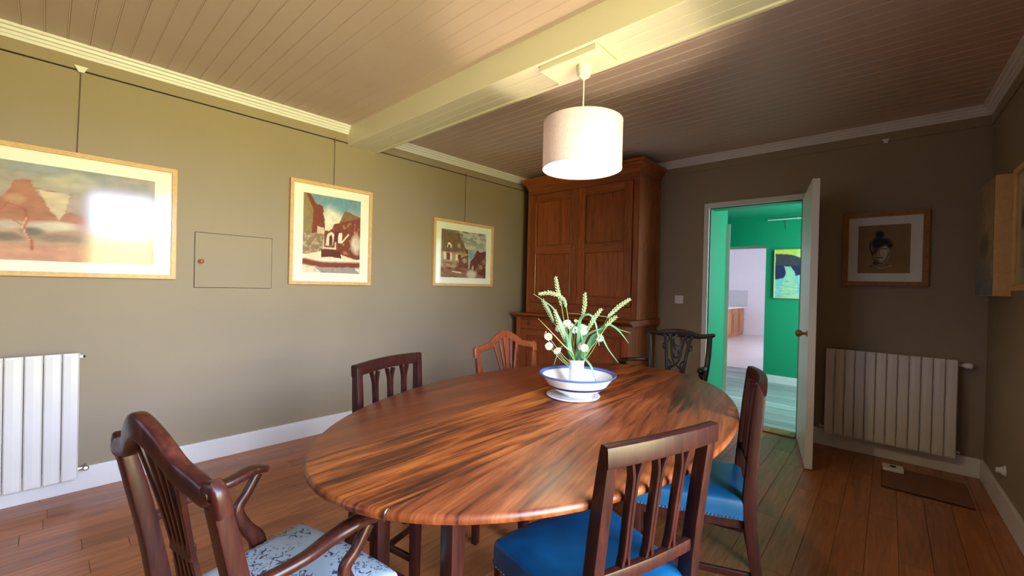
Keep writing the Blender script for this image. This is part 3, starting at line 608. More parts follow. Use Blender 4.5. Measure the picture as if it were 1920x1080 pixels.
# ------------------------------------------------------------------ radiators (local: x along wall, front -y, origin on floor at wall)
def section_mesh(wd, z0, z1):
    m = MB(); a = wd/2-.0015; b = .006
    pr = [(-a, -.100), (-a+b, -.110), (0, -.1125), (a-b, -.110), (a, -.100), (a, -.086), (.006, -.080), (.006, -.045), (-.006, -.045), (-.006, -.080), (-a, -.086)]
    m.prism(pr, z0+.012, z1-.012); 
    # rounded nose pieces top and bottom of the front plate
    q = [(-a, -.098), (-a+b, -.106), (a-b, -.106), (a, -.098), (a, -.086), (-a, -.086)]
    m.prism(q, z1-.012, z1); m.prism(q, z0, z0+.012)
    m.box((-.028, -.088, z1-.06), (.028, -.040, z1-.012)); m.box((-.028, -.088, z0+.012), (.028, -.040, z0+.06))
    me = m.mesh('section'); me.materials.append(RADP); return me
def radiator(label, loc, rz, n, wd, z0, z1, valve):
    t = thing('radiator', label, 'radiator', loc, rz)
    me = section_mesh(wd, z0, z1)
    for i in range(n):
        o = bpy.data.objects.new('section', me); COL.objects.link(o); o.parent = t; o.location = ((i-(n-1)/2)*wd, 0, 0)
    hw = n*wd/2
    for z in (z0+.036, z1-.036): MB().tube([(-hw+.005, -.062, z), (hw-.005, -.062, z)], .014, 12, False).build('header_pipe', RADP, t, smooth=True)
    for x in (-hw+.1, hw-.1): MB().box((x-.012, -.062, z1-.1), (x+.012, -.001, z1-.07)).build('wall_bracket', RADP, t)
    if valve == 'top':
        MB().tube([(hw-.005, -.062, z1-.036), (hw+.035, -.062, z1-.036)], .009, 10, False).build('pipe', RADP, t, smooth=True)
        v = MB().lathe([(.013, 0), (.016, .008), (.020, .014), (.021, .04), (.014, .048), (0, .049)], 16, (hw+.022, -.062, z1-.036), (1, 0, 0)).build('valve', WHITEP, t, smooth=True)
        MB().tube([(hw+.03, -.062, z1-.036), (hw+.03, -.02, z1-.036), (hw+.03, -.001, z1-.036)], .007, 8, False).build('pipe', RADP, t)
        MB().tube([(-hw+.005, -.062, z0+.036), (-hw-.03, -.062, z0+.036), (-hw-.03, -.001, z0+.036)], .008, 8, False).build('pipe', RADP, t)
        MB().tube([(hw-.005, -.062, z0+.036), (hw+.02, -.062, z0+.036)], .008, 8, False).build('blanking_plug', RADP, t)
    else:
        MB().tube([(hw-.005, -.062, z1-.026), (hw+.012, -.062, z1-.026)], .012, 10, False).build('blanking_plug', RADP, t, smooth=True)
        MB().lathe([(.006, 0), (.006, .01), (0, .01)], 8, (hw+.012, -.062, z1-.026), (1, 0, 0)).build('bleed_screw', BLACKM, t)
        MB().tube([(hw-.005, -.062, z0+.04), (hw+.03, -.062, z0+.04), (hw+.03, -.001, z0+.04)], .008, 8, False).build('pipe', STEEL, t)
        MB().lathe([(.010, 0), (.014, .004), (.014, .02), (.007, .026), (0, .026)], 12, (hw+.03, -.075, z0+.04), (0, -1, .3)).build('valve', STEEL, t, smooth=True)
    return t
radiator('white twelve-section radiator under the head sketch', (3.378, L, 0), 0, 12, .0615, .130, .808, 'top')
radiator('white radiator cut by the left edge under landscape picture', onleft(.131-.069*5, 0, 0), RL, 10, .069, .105, .812, 'low')

# ------------------------------------------------------------------ floor hatch and little box
t = thing('floor_hatch', 'brown rectangular floor panel sunk by the end wall radiator', 'floor hatch', (3.575, 3.87, 0))
MB().box((-.208, -.228, .0005), (.209, .213, .002)).build('recess', GAPM, t); MB().box((-.205, -.210, .001), (.205, .210, .012)).build('panel', MATT, t, .003)
t = thing('plastic_box', 'small white box with dark hole lying below right radiator', 'box', (3.425, 4.02, .012), .05)
MB().box((-.055, -.05, 0), (.055, .05, .022)).build('box_body', WHITEP, t, .003); MB().lathe([(.018, 0), (.018, .002), (0, .002)], 16, (0, .0, .022)).build('hole', GAPM, t)

# ------------------------------------------------------------------ pendant lamp
LXc, LYc = 2.205, 1.812
lamp = thing('pendant_lamp', 'lit white drum pendant lamp hanging from the ceiling beam', 'lamp', (LXc, LYc, 0))
MB().box((-.212, -.098, 2.372), (.125, .100, BZ+.004)).build('mounting_plate', BEAMP, lamp, .003)
MB().lathe([(0, 2.372), (.040, 2.372), (.040, 2.358), (.036, 2.335), (.030, 2.318), (.012, 2.308), (.008, 2.300), (0, 2.300)], 28).build('ceiling_cup', WHITEP, lamp, smooth=True)
MB().tube([(0, 0, 2.305), (0, 0, 2.0)], .0035, 8, False).build('cord', WHITEP, lamp)
R_, Z0, Z1 = .1985, 1.848, 2.083
n = 64; vs = []; 
for z in (Z0, Z1):
    for j in range(n): vs.append((R_*math.cos(2*PI*j/n), R_*math.sin(2*PI*j/n), z))
MB().add(vs, [(j, (j+1) % n, n+(j+1) % n, n+j) for j in range(n)]).build('lamp_shade', SHADE, lamp, smooth=True)
for z in (Z0, Z1):
    m = MB(); m.sweep([(R_*math.cos(2*PI*j/48), R_*math.sin(2*PI*j/48), z) for j in range(49)], .004, .004, (0, 0, 1), 6, 1, False); m.build('shade_rim', SHADE, lamp)
MB().lathe([(.020, 2.02), (.022, 1.985), (.018, 1.96), (0, 1.96)], 16).build('lamp_holder', WHITEP, lamp, smooth=True)
m = MB()
for k in range(3): a = 2*PI*k/3; m.tube([(.02*math.cos(a), .02*math.sin(a), 2.0), (R_*math.cos(a), R_*math.sin(a), Z1-.004)], .0018, 6, False)
m.build('shade_spider', STEEL, lamp)
MB().ball((0, 0, 1.925), .036, 20, (1, 1, 1.15)).build('bulb', BULB, lamp, smooth=True)
pl = bpy.data.lights.new('bulb_light', 'POINT'); pl.energy = 36; pl.color = (1, .82, .56); pl.shadow_soft_size = .03
po = bpy.data.objects.new('bulb_light', pl); COL.objects.link(po); po.location = (LXc, LYc, 1.925)

# ------------------------------------------------------------------ cupboard
cup = thing('cupboard', 'tall two-part cherry wood cupboard reaching the ceiling in the corner', 'cupboard', (0, 0, 0))
X0, X1, YU = .185, 1.572, 3.80; YB = 4.29
# lower carcass
lx0, lx1, YLo = .145, 1.555, 3.68
MB().box((lx0, YLo+.02, .07), (lx1, YB, .885)).build('lower_body', CUPW, cup, .003)
MB().box((lx0-.01, YLo+.0, 0), (lx1+.01, YB, .07)).build('plinth', CUPH, cup, .006)
m = MB()
m.prism([(YLo-.055, .918), (YLo-.062, .926), (YLo-.055, .94), (YLo-.04, .94), (YB, .94), (YB, .885), (YLo-.0, .885), (YLo-.012, .9)], lx0-.04, lx1+.045, 'x'); m.build('cornice_slab', CUPH, cup, .003)
for xx in (lx0, lx1-.07): MB().box((xx, YLo, .07), (xx+.07, YLo+.03, .885)).build('stile', CUPW, cup, .004)
midx = (lx0+lx1)/2
MB().box((midx-.03, YLo+.005, .07), (midx+.03, YLo+.03, .885)).build('stile', CUPW, cup, .003)
for a, b in ((lx0+.075, midx-.034), (midx+.034, lx1-.075)):
    d = MB().box((a, YLo+.002, .765), (b, YLo+.03, .872)).build('drawer', CUPH, cup, .006)
    for q in (a+.12, b-.12):
        m = MB(); m.sweep([(q+.022*math.cos(s), YLo-.012-.004*math.sin(s), .82+.022*math.sin(s)) for s in [2*PI*j/16 for j in range(17)]], .005, .005, (0, 1, 0), 6, 1, False); m.lathe([(.008, 0), (.006, .014), (0, .015)], 10, (q, YLo+.002, .84), (0, -1, 0)); m.build('ring_handle', BRASS, d)
def panel_door(par, a, b, z0, z1, yf, rails, st=.075, nm='door', rh=.075):
    """frame and panel door with recessed raised panels; rails = z of middle rails"""
    d = MB().box((a, yf-.012, z0), (a+st, yf+.012, z1)).build(nm, CUPW, par, .004)
    MB().box((b-st, yf-.012, z0), (b, yf+.012, z1)).build('door_stile', CUPW, d, .004)
    for q0, q1, pr_ in [(z0, z0+rh, .011), (z1-rh, z1, .011)]+[(q-.045, q+.045, .016) for q in rails]:
        MB().box((a+st, yf-pr_, q0), (b-st, yf+.012, q1)).build('door_rail', CUPH, d, .005)
    lo = z0+rh
    for q in rails+[None]:
        hi = (q-.045) if q else z1-rh
        p = MB(); e = .012; f = .05
        A = [(a+st, yf+.006, lo), (b-st, yf+.006, lo), (b-st, yf+.006, hi), (a+st, yf+.006, hi)]
        B = [(a+st+e, yf+.002, lo+e), (b-st-e, yf+.002, lo+e), (b-st-e, yf+.002, hi-e), (a+st+e, yf+.002, hi-e)]
        p.add(A+B, [(0, 1, 5, 4), (1, 2, 6, 5), (2, 3, 7, 6), (3, 0, 4, 7), (4, 5, 6, 7)])
        # moulding round the panel
        for (p0, p1) in (((a+st, lo), (b-st, lo)), ((b-st, lo), (b-st, hi)), ((b-st, hi), (a+st, hi)), ((a+st, hi), (a+st, lo))):
            p.sweep([(p0[0], yf-.008, p0[1]), (p1[0], yf-.008, p1[1])], .014, .014, (0, 1, 0), 8, .8, False)
        p.build('door_panel', CUPW, d)
        if q: lo = q+.045
    return d
for a, b in ((lx0+.075, midx-.034), (midx+.034, lx1-.075)): panel_door(cup, a, b, .09, .75, YLo+.012, [], .07)
# upper carcass
MB().box((X0, YU+.02, .94), (X1, YB, 2.42)).build('upper_body', CUPW, cup, .003)
for a, b in ((X0, X0+.05), (X1-.055, X1)): MB().box((a, YU-.002, .94), (b, YU+.03, 2.31)).build('stile', CUPW, cup, .005)
MB().box((X0+.05, YU, .94), (X1-.055, YU+.03, 1.062)).build('bottom_rail', CUPH, cup, .003)
MB().box((X0, YU-.004, 2.31), (X1, YU+.03, 2.42)).build('frieze', CUPH, cup, .003)
md = (X0+X1)/2+.012
for a, b, s in ((X0+.052, md-.003, 1), (md+.003, X1-.057, -1)):
    d = panel_door(cup, a, b, 1.065, 2.305, YU-.004, [1.665], .085, rh=.085)
    kx = b-.03 if s > 0 else a+.03
    m = MB(); m.prism([(kx-.008, 1.66), (kx, 1.64), (kx+.008, 1.66), (kx+.012, 1.68), (kx+.006, 1.69), (kx, 1.684), (kx-.006, 1.69), (kx-.012, 1.68)], YU-.022, YU-.016, 'y'); m.build('keyhole_plate', BRASS, d)
MB().tube([(md, YU-.02, 1.07), (md, YU-.02, 2.30)], .007, 8, False).build('centre_bead', CUPW, cup, smooth=True)
# side panels of the upper body
for z0, z1 in ((1.0, 1.62), (1.70, 2.26)):
    m = MB(); m.box((X1-.002, YU+.085, z0), (X1+.003, YB-.08, z1)); m.build('side_panel', CUPW, cup, .002)
m = MB(); m.box((X1, YU, .945), (X1+.008, YU+.08, 2.33)); m.box((X1, YB-.075, .945), (X1+.008, YB, 2.33)); m.box((X1, YU+.08, 1.62), (X1+.008, YB-.075, 1.70)); m.box((X1, YU+.08, 2.26), (X1+.008, YB-.075, 2.33)); m.box((X1, YU+.08, .945), (X1+.008, YB-.075, 1.0)); m.build('side_frame', CUPW, cup, .002)
# crown moulding of the cupboard, mitred on both ends
pr = [(0, 2.38), (.008, 2.385), (.012, 2.405), (.03, 2.425), (.048, 2.445), (.052, 2.462), (.064, 2.468), (.066, 2.492), (0, 2.492)]
m = MB(); vs = []; k = len(pr)
for o_, z in pr: vs += [(X0-o_, YB, z), (X0-o_, YU-o_, z), (X1+o_, YU-o_, z), (X1+o_, YB, z)]
fs = [(i*4+j, i*4+j+1, (i+1)*4+j+1, (i+1)*4+j) for i in range(k-1) for j in range(3)]
m.add(vs, fs); m.box((X0, YU, 2.40), (X1, YB, 2.491)); m.build('crown', CUPH, cup)

# ------------------------------------------------------------------ table
TCX, TCY, TA, TB, TR_, TZ = 2.324, 1.52, .667, 1.078, .054, .75
tab = thing('dining_table', 'large oval mahogany drop-leaf dining table with bowl on top', 'table', (TCX, TCY, 0), TR_)
def arc(x0, x1, N=40):
    up_ = [(x, TB*math.sqrt(max(0, 1-(x/TA)**2))) for x in [x0+(x1-x0)*(.5-.5*math.cos(PI*i/N)) for i in range(N+1)]]
    return up_
def slab(x0, x1, nm, mat):
    u = arc(x0, x1); lo = [(x, -y) for x, y in reversed(u)]
    poly = u[::-1]+[(x, -y) for x, y in u]
    # remove duplicates
    out = []
    for p in poly:
        if not out or math.hypot(p[0]-out[-1][0], p[1]-out[-1][1]) > 1e-5: out.append(p)
    if math.hypot(out[0][0]-out[-1][0], out[0][1]-out[-1][1]) < 1e-5: out.pop()
    n = len(out); m = MB(); lay = []
    # rounded edge: inset layers
    for ins, z in ((.012, TZ-.024), (.004, TZ-.022), (0, TZ-.014), (.001, TZ-.008), (.005, TZ-.002), (.010, TZ)):
        L_ = []
        for (x, y) in out:
            f = 1-ins/.9; xx = x*(1-ins/TA) if abs(x) > .2 else x; yy = y*(1-ins/TB)
            xx = max(min(xx, x1-.0008), x0+.0008) if not (x in (x0, x1)) else (x0+.0008 if x == x0 else x1-.0008) if abs(x) < TA*.99 else xx
            L_.append((xx, yy, z))
        lay.append(L_)
    vs = [v for l in lay for v in l]; fs = []
    for i in range(len(lay)-1):
        for j in range(n): fs.append((i*n+j, i*n+(j+1) % n, (i+1)*n+(j+1) % n, (i+1)*n+j))
    fs.append(tuple(range(n))[::-1]); fs.append(tuple((len(lay)-1)*n+j for j in range(n)))
    m.add(vs, fs); return m.build(nm, mat, tab, smooth=True)
SE = .194
slab(-SE, SE, 'table_top', TMID); slab(-TA, -SE, 'leaf', TLF); slab(SE, TA, 'leaf', TRF)
m = MB(); fx, fy = .165, .80
for s in (-1, 1): m.box((s*fx-.012, -fy, .61), (s*fx+.012, fy, .725)); m.box((-fx, s*fy-.012, .61), (fx, s*fy+.012, .725))
m.build('frame_apron', DARKW, tab, .002)
def sqleg(par, x, y, z1, wt_, wb, mat, nm='leg', rz=0):
    m = MB(); m.sweep([(0, 0, 0), (0, 0, z1*.5), (0, 0, z1)], [wb, (wt_+wb)/2, wt_], [wb, (wt_+wb)/2, wt_], (math.sin(rz), math.cos(rz), 0), 12, .25, False); o = m.build(nm, mat, par, smooth=True); o.location = (x, y, 0); return o
for x in (-fx, fx):
    for y in (-fy, fy): sqleg(tab, x, y, .72, .050, .046, DARKW)
    sqleg(tab, x*1.28, .02, .70, .046, .040, DARKW, 'gate_leg')
# metal clip at the leaf joint on the near edge
m = MB(); yy = -TB*math.sqrt(1-(SE/TA)**2); m.sweep([(SE, yy+.012, TZ-.0005), (SE, yy+.004, TZ+.003), (SE+.002, yy-.004, TZ-.004), (SE+.002, yy-.004, TZ-.02)], .003, .004, (1, 0, 0), 6, 1); m.build('metal_clip', STEEL, tab)

# ------------------------------------------------------------------ chairs (local: forward +y, right +x, origin under the rear edge of the seat)
def seat_mb(wr, wf, d, z0, z1, dome=.014, bow=.03, rr=.03, y0=0, N=14):
    """trapezoid cushion with rounded edges"""
    pts = []
    cor = [(-wr/2, y0, .012), (wr/2, y0, .012), (wf/2, d, rr), (-wf/2, d, rr)]
    out = []
    for i, (x, y, r) in enumerate(cor):
        p = Vector((x, y)); a = Vector(cor[i-1][:2]); b = Vector(cor[(i+1) % 4][:2])
        da = (a-p).normalized(); db = (b-p).normalized()
        for k in range(7):
            t = k/6; q = (p+da*r)*(1-t)**2+p*2*t*(1-t)+(p+db*r)*t*t; out.append(q)
        if i == 2:
            for k in range(1, 10): t = k/10; q = (Vector(cor[2][:2])*(1-t)+Vector(cor[3][:2])*t); out.append(Vector((q.x*.96, q.y+bow*math.sin(PI*t))))
    # subdivide long sides
    O = []
    for i, p in enumerate(out):
        q = out[(i+1) % len(out)]; O.append(p); L_ = (q-p).length
        if L_ > .08:
            for k in range(1, 6): O.append(p.lerp(q, k/6))
    n = len(O); cx = sum(p.x for p in O)/n; cy = sum(p.y for p in O)/n
    lay = [(1.0, z0), (1.005, z0+(z1-z0)*.5), (1.0, z1-.012), (.985, z1-.003), (.95, z1+.003), (.85, z1+dome*.5), (.65, z1+dome*.8), (.35, z1+dome*.97), (.08, z1+dome)]
    m = MB(); vs = []; fs = []
    for s, z in lay:
        for p in O: vs.append((cx+(p.x-cx)*s, cy+(p.y-cy)*s, z))
    for i in range(len(lay)-1):
        for j in range(n): fs.append((i*n+j, i*n+(j+1) % n, (i+1)*n+(j+1) % n, (i+1)*n+j))
    fs.append(tuple(range(n))[::-1]); fs.append(tuple((len(lay)-1)*n+j for j in range(n)))
    m.add(vs, fs); return m, O
def yb(z, lean, zs=.45): # back line: y as function of z above the seat
    t = max(0, (z-zs)); return -lean*(t/.45)**1.3 if t > 0 else 0
def rear_post(p, x_s, x_t, zt, lean, w, d, mat, nm='back_post', foot=.07, curve=.0):
    m = MB(); zs = [0, .15, .30, .45, .60, .75, zt]
    pts = []
    for z in zs:
        if z < .45: pts.append((x_s, -foot*((.45-z)/.45)**1.6, z))
        else: t = (z-.45)/(zt-.45); pts.append((x_s+(x_t-x_s)*t+curve*math.sin(PI*t), yb(z, lean), z))
    m.sweep(pts, [w*.8, w*.85, w, w*1.05, w, w, w*.95], [d*.85, d*.9, d, d*1.15, d, d*.95, d*.8], (0, 1, 0), 12, .3)
    return m.build(nm, mat, p, smooth=True)
def fork_splats(p, wt, wr, z0, z1, lean, mat, n=3, fk=.020):
    for k in range(n):
        f = (k+1)/(n+1)*2-1; xt, xb = f*wt/2*.98, f*wr/2*.92
        for s in (-1,):
            m = MB()
            for sgn in (-1, 1):
                pts = []; H = z1-z0
                for t, o in ((0, .011), (.07, .0085), (.14, .0055), (.5, .0058), (.78, .0062), (.86, .009), (.93, .0145), (1, fk)):
                    z = z0+H*t; pts.append((xb+(xt-xb)*t+sgn*o, yb(z, lean), z))
                m.sweep(pts, [.011]*2+[.0118]*4+[.0115]*2, .022, (0, 1, 0), 8, .35, True, 4)
            m.build('splat', mat, p, smooth=True)
def stretchers(p, wr, wf, d, mat, z=.17, back=.26):
    for s in (-1, 1): MB().sweep([(s*wr/2*.96, -.03, z), (s*wf/2*.93, d-.03, z)], .016, .026, (0, 0, 1), 8, .3, False).build('stretcher', mat, p)
    MB().sweep([(-(wr+wf)/4*.95, d*.5, z), ((wr+wf)/4*.95, d*.5, z)], .016, .024, (0, 0, 1), 8, .3, False).build('stretcher', mat, p)
    MB().sweep([(-wr/2*.96, -.03, z+.04), (wr/2*.96, -.03, z+.04)], .016, .026, (0, 0, 1), 8, .3, False).build('stretcher', mat, p)
def side_chair(label, x, y, th, wt, wr, wf, d, lean, h, sh, mat=DARKW, group='blue-seated slatted-back dining chairs'):
    p = thing('dining_chair', label, 'chair', (x, y, 0), th, group)
    pw = .034
    for s in (-1, 1): rear_post(p, s*(wr/2-pw/2), s*(wt/2-pw/2), h-.012, lean, pw, .042, mat)
    # top rail, gently bowed backwards
    yt = yb(h, lean); hw = wt/2
    m = MB(); rail = [(-hw, yt, h-.026), (-hw*.5, yt-.014, h-.022), (0, yt-.019, h-.020), (hw*.5, yt-.014, h-.022), (hw, yt, h-.026)]
    m.sweep(rail, .030, .052, (0, 0, 1), 12, .32); m.build('top_rail', mat, p, smooth=True)
    zl = sh+.085; yl = yb(zl, lean); hb = (wr+(wt-wr)*.2)/2-pw*.6
    MB().sweep([(-hb, yl, zl), (0, yl-.008, zl), (hb, yl, zl)], .022, .034, (0, 0, 1), 10, .32).build('lower_rail', mat, p, smooth=True)
    fork_splats(p, wt-pw, wr-pw, zl+.010, h-.046, lean, mat)
    sm, O = seat_mb(wr-.01, wf, d, sh-.085, sh-.012, .018)
    so = sm.build('seat', BLUEL, p, smooth=True)
    # brass nails along the lower edge
    m = MB(); per = []
    for i, q in enumerate(O):
        r_ = O[(i+1) % len(O)]; per.append((q, r_))
    tot = 0; nxt = 0
    for q, r_ in per:
        L_ = (r_-q).length
        while nxt < tot+L_:
            pt = q.lerp(r_, (nxt-tot)/L_); 
            if pt.y > .03: m.ball((pt.x*1.004, pt.y*1.002+.0, sh-.078), .0046, 6)
            nxt += .0135
        tot += L_
    tag(m.build('nail_trim', STEEL, so, smooth=True), 'row of bright upholstery nails', kind='stuff')
    m = MB(); a, b = wr/2-.02, wf/2-.02
    m.prism([(-a, .004), (a, .004), (b, d-.012), (-b, d-.012)], sh-.125, sh-.086); m.build('seat_frame', mat, p, .002)
    for s in (-1, 1): sqleg(p, s*(wf/2-.026), d-.026, sh-.088, .038, .030, mat)
    stretchers(p, wr-.03, wf-.03, d, mat)
    return p
side_chair('dark blue-seated chair in front, its slatted back towards the viewer', 2.925, 1.036, 1.253, .385, .389, .474, .395, .055, .898, .470)
side_chair('dark blue-seated chair at right of table, seen nearly edge-on', 2.950, 1.955, 1.885, .37, .387, .482, .43, .03, .911, .468)
side_chair('dark slatted chair against the left wall, partly hidden by table', 1.645, 1.094, -1.308, .43, .42, .50, .37, .015, .892, .465)

def fan_splat(p, ztop, zbot, wtop, wmid, wbot, lean, mat, n=5, rw=.011, bar=True, hump=None, wd=None):
    """pierced splat: ribbons fanning upwards to the crest"""
    for k in range(n):
        f = k/(n-1)*2-1; m = MB(); pts = []; ws = []
        for t in (0, .15, .35, .55, .75, .9, 1):
            if t < .35: w_ = wbot+(wmid-wbot)*(t/.35)
            else: w_ = wmid+(wtop-wmid)*((t-.35)/.65)**1.5
            zt = ztop(f*wtop/2) if callable(ztop) else ztop
            z = zbot+(zt-zbot)*t; pts.append((f*w_/2, yb(z, lean)-.004, z)); e_ = (wd[k] if wd else 1); ws.append((rw+.010*max(0, t-.6)/.4)*e_)
        m.sweep(pts, ws, .012, (0, 1, 0), 8, .35); m.build('splat_rib', mat, p, smooth=True)
    if bar:
        z = zbot+(.38)*((ztop(0) if callable(ztop) else ztop)-zbot); MB().box((-wmid/2-.006, yb(z, lean)-.010, z-.018), (wmid/2+.006, yb(z, lean)+.003, z+.018)).build('splat_tie', mat, p, .003)
def crest_rail(p, wt, zsh, hump, lean, mat, w, dpt, knee=.045):
    a = wt/2; F = lambda x: zsh+hump*(.5+.5*math.cos(PI*min(1, abs(x)/(a*.74))))
    half = [(a-.004, zsh-knee-.02), (a-.006, zsh-knee*.45), (a-.022, zsh-.006), (a*.76, zsh+.002), (a*.52, F(a*.52)), (a*.28, F(a*.28)), (0, F(0))]
    path = [(-x, yb(z, lean)-.010*(1-abs(x)/a), z-.02*0) for x, z in half]+[(x, yb(z, lean)-.010*(1-abs(x)/a), z) for x, z in half[-2::-1]]
    ws = [w*.9, w*.95, w*.95, w, w*1.05, w*1.15, w*1.25]; ws = ws+ws[-2::-1]
    m = MB(); m.sweep([(q[0], q[1], q[2]-w*.5) if 1 < i < len(path)-2 else q for i, q in enumerate(path)], ws, [dpt]*len(path), (0, 1, 0), 14, .5, True, 6); m.build('crest_rail', mat, p, smooth=True)
    return lambda x: F(x)-w
def arm(p, s, wr, wf, d, z_at, ztip, ytip, mat, w=.036, base_y=None, sh=.46, far=True, scroll=False):
    xr = s*(wr/2+.0); xf = s*(wf/2-.004)
    m = MB()
    pts = [(xr, yb(z_at, .06)+.005, z_at), (xr+s*.020, .08, z_at+.010), (xf-s*.012, ytip*.62, ztip-.004), (xf-s*.004, ytip-.03, ztip+.004), (xf, ytip+.012, ztip-.006)]
    m.sweep(pts, [w*.62, w*.72, w*.95, w*1.15, w*.8], [.024, .024, .026, .026, .020], (0, 0, 1), 12, .7); m.build('arm', mat, p, smooth=True)
    by = base_y if base_y is not None else ytip-.05
    m = MB(); m.sweep([(xf, ytip-.012, ztip-.012), (xf-s*.004, ytip-.045, ztip-.06), (xf-s*.010, by-.045, (ztip+sh)/2+.01), (xf-s*.010, by-.02, sh+.055), (xf-s*.008, by+.012, sh+.005), (xf-s*.008, by+.02, sh-.06)],
                       [.028, .026, .030, .036, .046, .050], [.024, .024, .026, .028, .030, .030], (1, 0, 0), 12, .7); m.build('arm_support', mat, p, smooth=True)
def armchair_base(p, wr, wf, d, sh, mat, seatmat, cushion=True):
    sm, O = seat_mb(wr-.02, wf-.035, d-.004, sh-.03, sh-.004, .012, .012, .02, .012)
    sm.build('seat', seatmat, p, smooth=True)
    m = MB(); a, b = wr/2, wf/2
    m.prism([(-a, -.01), (a, -.01), (b, d+.012), (-b, d+.012)], sh-.085, sh-.020); m.build('seat_frame', mat, p, .004)
    for s in (-1, 1): sqleg(p, s*(wf/2-.024), d-.012, sh-.03, .042, .034, mat)
    stretchers(p, wr, wf-.03, d, mat)

# A: armchair at lower left
pA = thing('armchair', 'worn mahogany armchair with pale floral seat in left foreground', 'chair', (2.258, .238, 0), .2)
armchair_base(pA, .44, .49, .385, .462, ARMW, FLORAL)
for s in (-1, 1): rear_post(pA, s*.206, s*.211, .838, .085, .045, .038, ARMW, curve=.004)
F = crest_rail(pA, .455, .888, .088, .085, ARMW, .044, .030)
fan_splat(pA, F, .515, .165, .085, .12, .085, ARMW, 5, .012)
MB().box((-.085, -.022, .458), (.085, .006, .520)).build('splat_shoe', ARMW, pA, .004)
for s in (-1, 1): arm(pA, s, .445, .50, .385, .655, .674, .262, ARMW, .042, .235, .462)

# E: armchair-like camel back behind table
pE = thing('dining_chair', 'reddish brown camel-back chair behind the table near the cupboard', 'chair', (1.650, 1.937, 0), -1.664)
sm, O = seat_mb(.41, .50, .40, .40, .452, .015); sm.build('seat', BLUEL, pE, smooth=True)
MB().prism([(-.21, -.01), (.21, -.01), (.25, .41), (-.25, .41)], .36, .40).build('seat_frame', REDW, pE, .003)
for s in (-1, 1): rear_post(pE, s*.20, s*.232, .815, .06, .036, .032, REDW, curve=.006); sqleg(pE, s*.225, .385, .38, .04, .032, REDW)
stretchers(pE, .40, .46, .40, REDW)
F = crest_rail(pE, .495, .885, .076, .06, REDW, .040, .026)
fan_splat(pE, F, .48, .19, .085, .10, .06, REDW, 5, .013, wd=[1, 1, 1.9, 1, 1])
MB().box((-.07, -.02, .452), (.07, .006, .49)).build('splat_shoe', REDW, pE, .004)

# D: carved armchair by the doorway
pD = thing('armchair', 'black-brown carved openwork-back armchair beside the doorway', 'chair', (2.148, 3.27, 0), 3.179)
armchair_base(pD, .45, .54, .42, .46, DARKW2, BLUEL)
for s in (-1, 1):
    rear_post(pD, s*.205, s*.236, .895, .075, .036, .030, DARKW2, curve=-.012)
def crestD(p, mat):
    a = .268; pts = [(-a, .932), (-a+.02, .918), (-.17, .905), (-.09, .912), (0, .918), (.09, .912), (.17, .905), (a-.02, .918), (a, .932)]
    m = MB(); m.sweep([(x, yb(z, .075)-.012*(1-abs(x)/a), z-.012) for x, z in pts], [.020, .034, .034, .058, .066, .058, .034, .034, .020], [.02, .024, .024, .024, .024, .024, .024, .024, .02], (0, 1, 0), 12, .6, True, 6); m.build('crest_rail', mat, p, smooth=True)
crestD(pD, DARKW2)
def ribs(p, mat):
    q = lambda x, z: (x, yb(z, .075)-.006, z)
    def rib(pts, w_, nm='splat_rib'):
        for s in (-1, 1):
            MB().sweep([q(s*x, z) for x, z in pts], w_*1.3, .012, (0, 1, 0), 8, .4, True, 5).build(nm, mat, p, smooth=True)
    rib([(.125, .893), (.100, .868), (.090, .83), (.082, .78), (.075, .72), (.066, .64), (.060, .56), (.066, .48)], .019)
    rib([(.075, .893), (.052, .865), (.045, .83), (.040, .79), (.034, .75), (.022, .70), (.0, .655)], .014)
    rib([(.0, .895), (.022, .872), (.030, .85), (.022, .825), (.0, .80)], .010)
    rib([(.045, .83), (.022, .80), (.012, .77), (.022, .735), (.0, .71)], .010)
    rib([(.0, .665), (.025, .645), (.045, .62), (.035, .59), (.0, .565), (-.01, .55)], .012)
    rib([(.070, .70), (.045, .68), (.035, .66), (.05, .63), (.062, .62)], .010)
    rib([(.0, .60), (.03, .57), (.058, .54), (.062, .52)], .011)
    rib([(.05, .89), (.065, .87), (.07, .84), (.086, .82)], .010)
    rib([(.088, .815), (.106, .805), (.108, .788), (.094, .776), (.082, .782)], .011, 'splat_scroll')
    MB().box((-.075, yb(.5, .075)-.014, .455), (.075, yb(.5, .075)+.006, .51)).build('splat_shoe', mat, p, .004)
    for s in (-1, 1): MB().ball(q(s*.106, .812), .010, 8, (1, .7, 1)).build('carved_boss', mat, p, smooth=True)
ribs(pD, DARKW2)
for s in (-1, 1):
    arm(pD, s, .455, .57, .42, .675, .70, .30, DARKW2, .042, .26, .46)
    m = MB(); m.ball((s*.288, .315, .700), .026, 12, (1.1, 1.15, .75)); m.ball((s*.288, .318, .672), .018, 10, (1, 1, .8)); m.build('arm_scroll', DARKW2, pD, smooth=True)

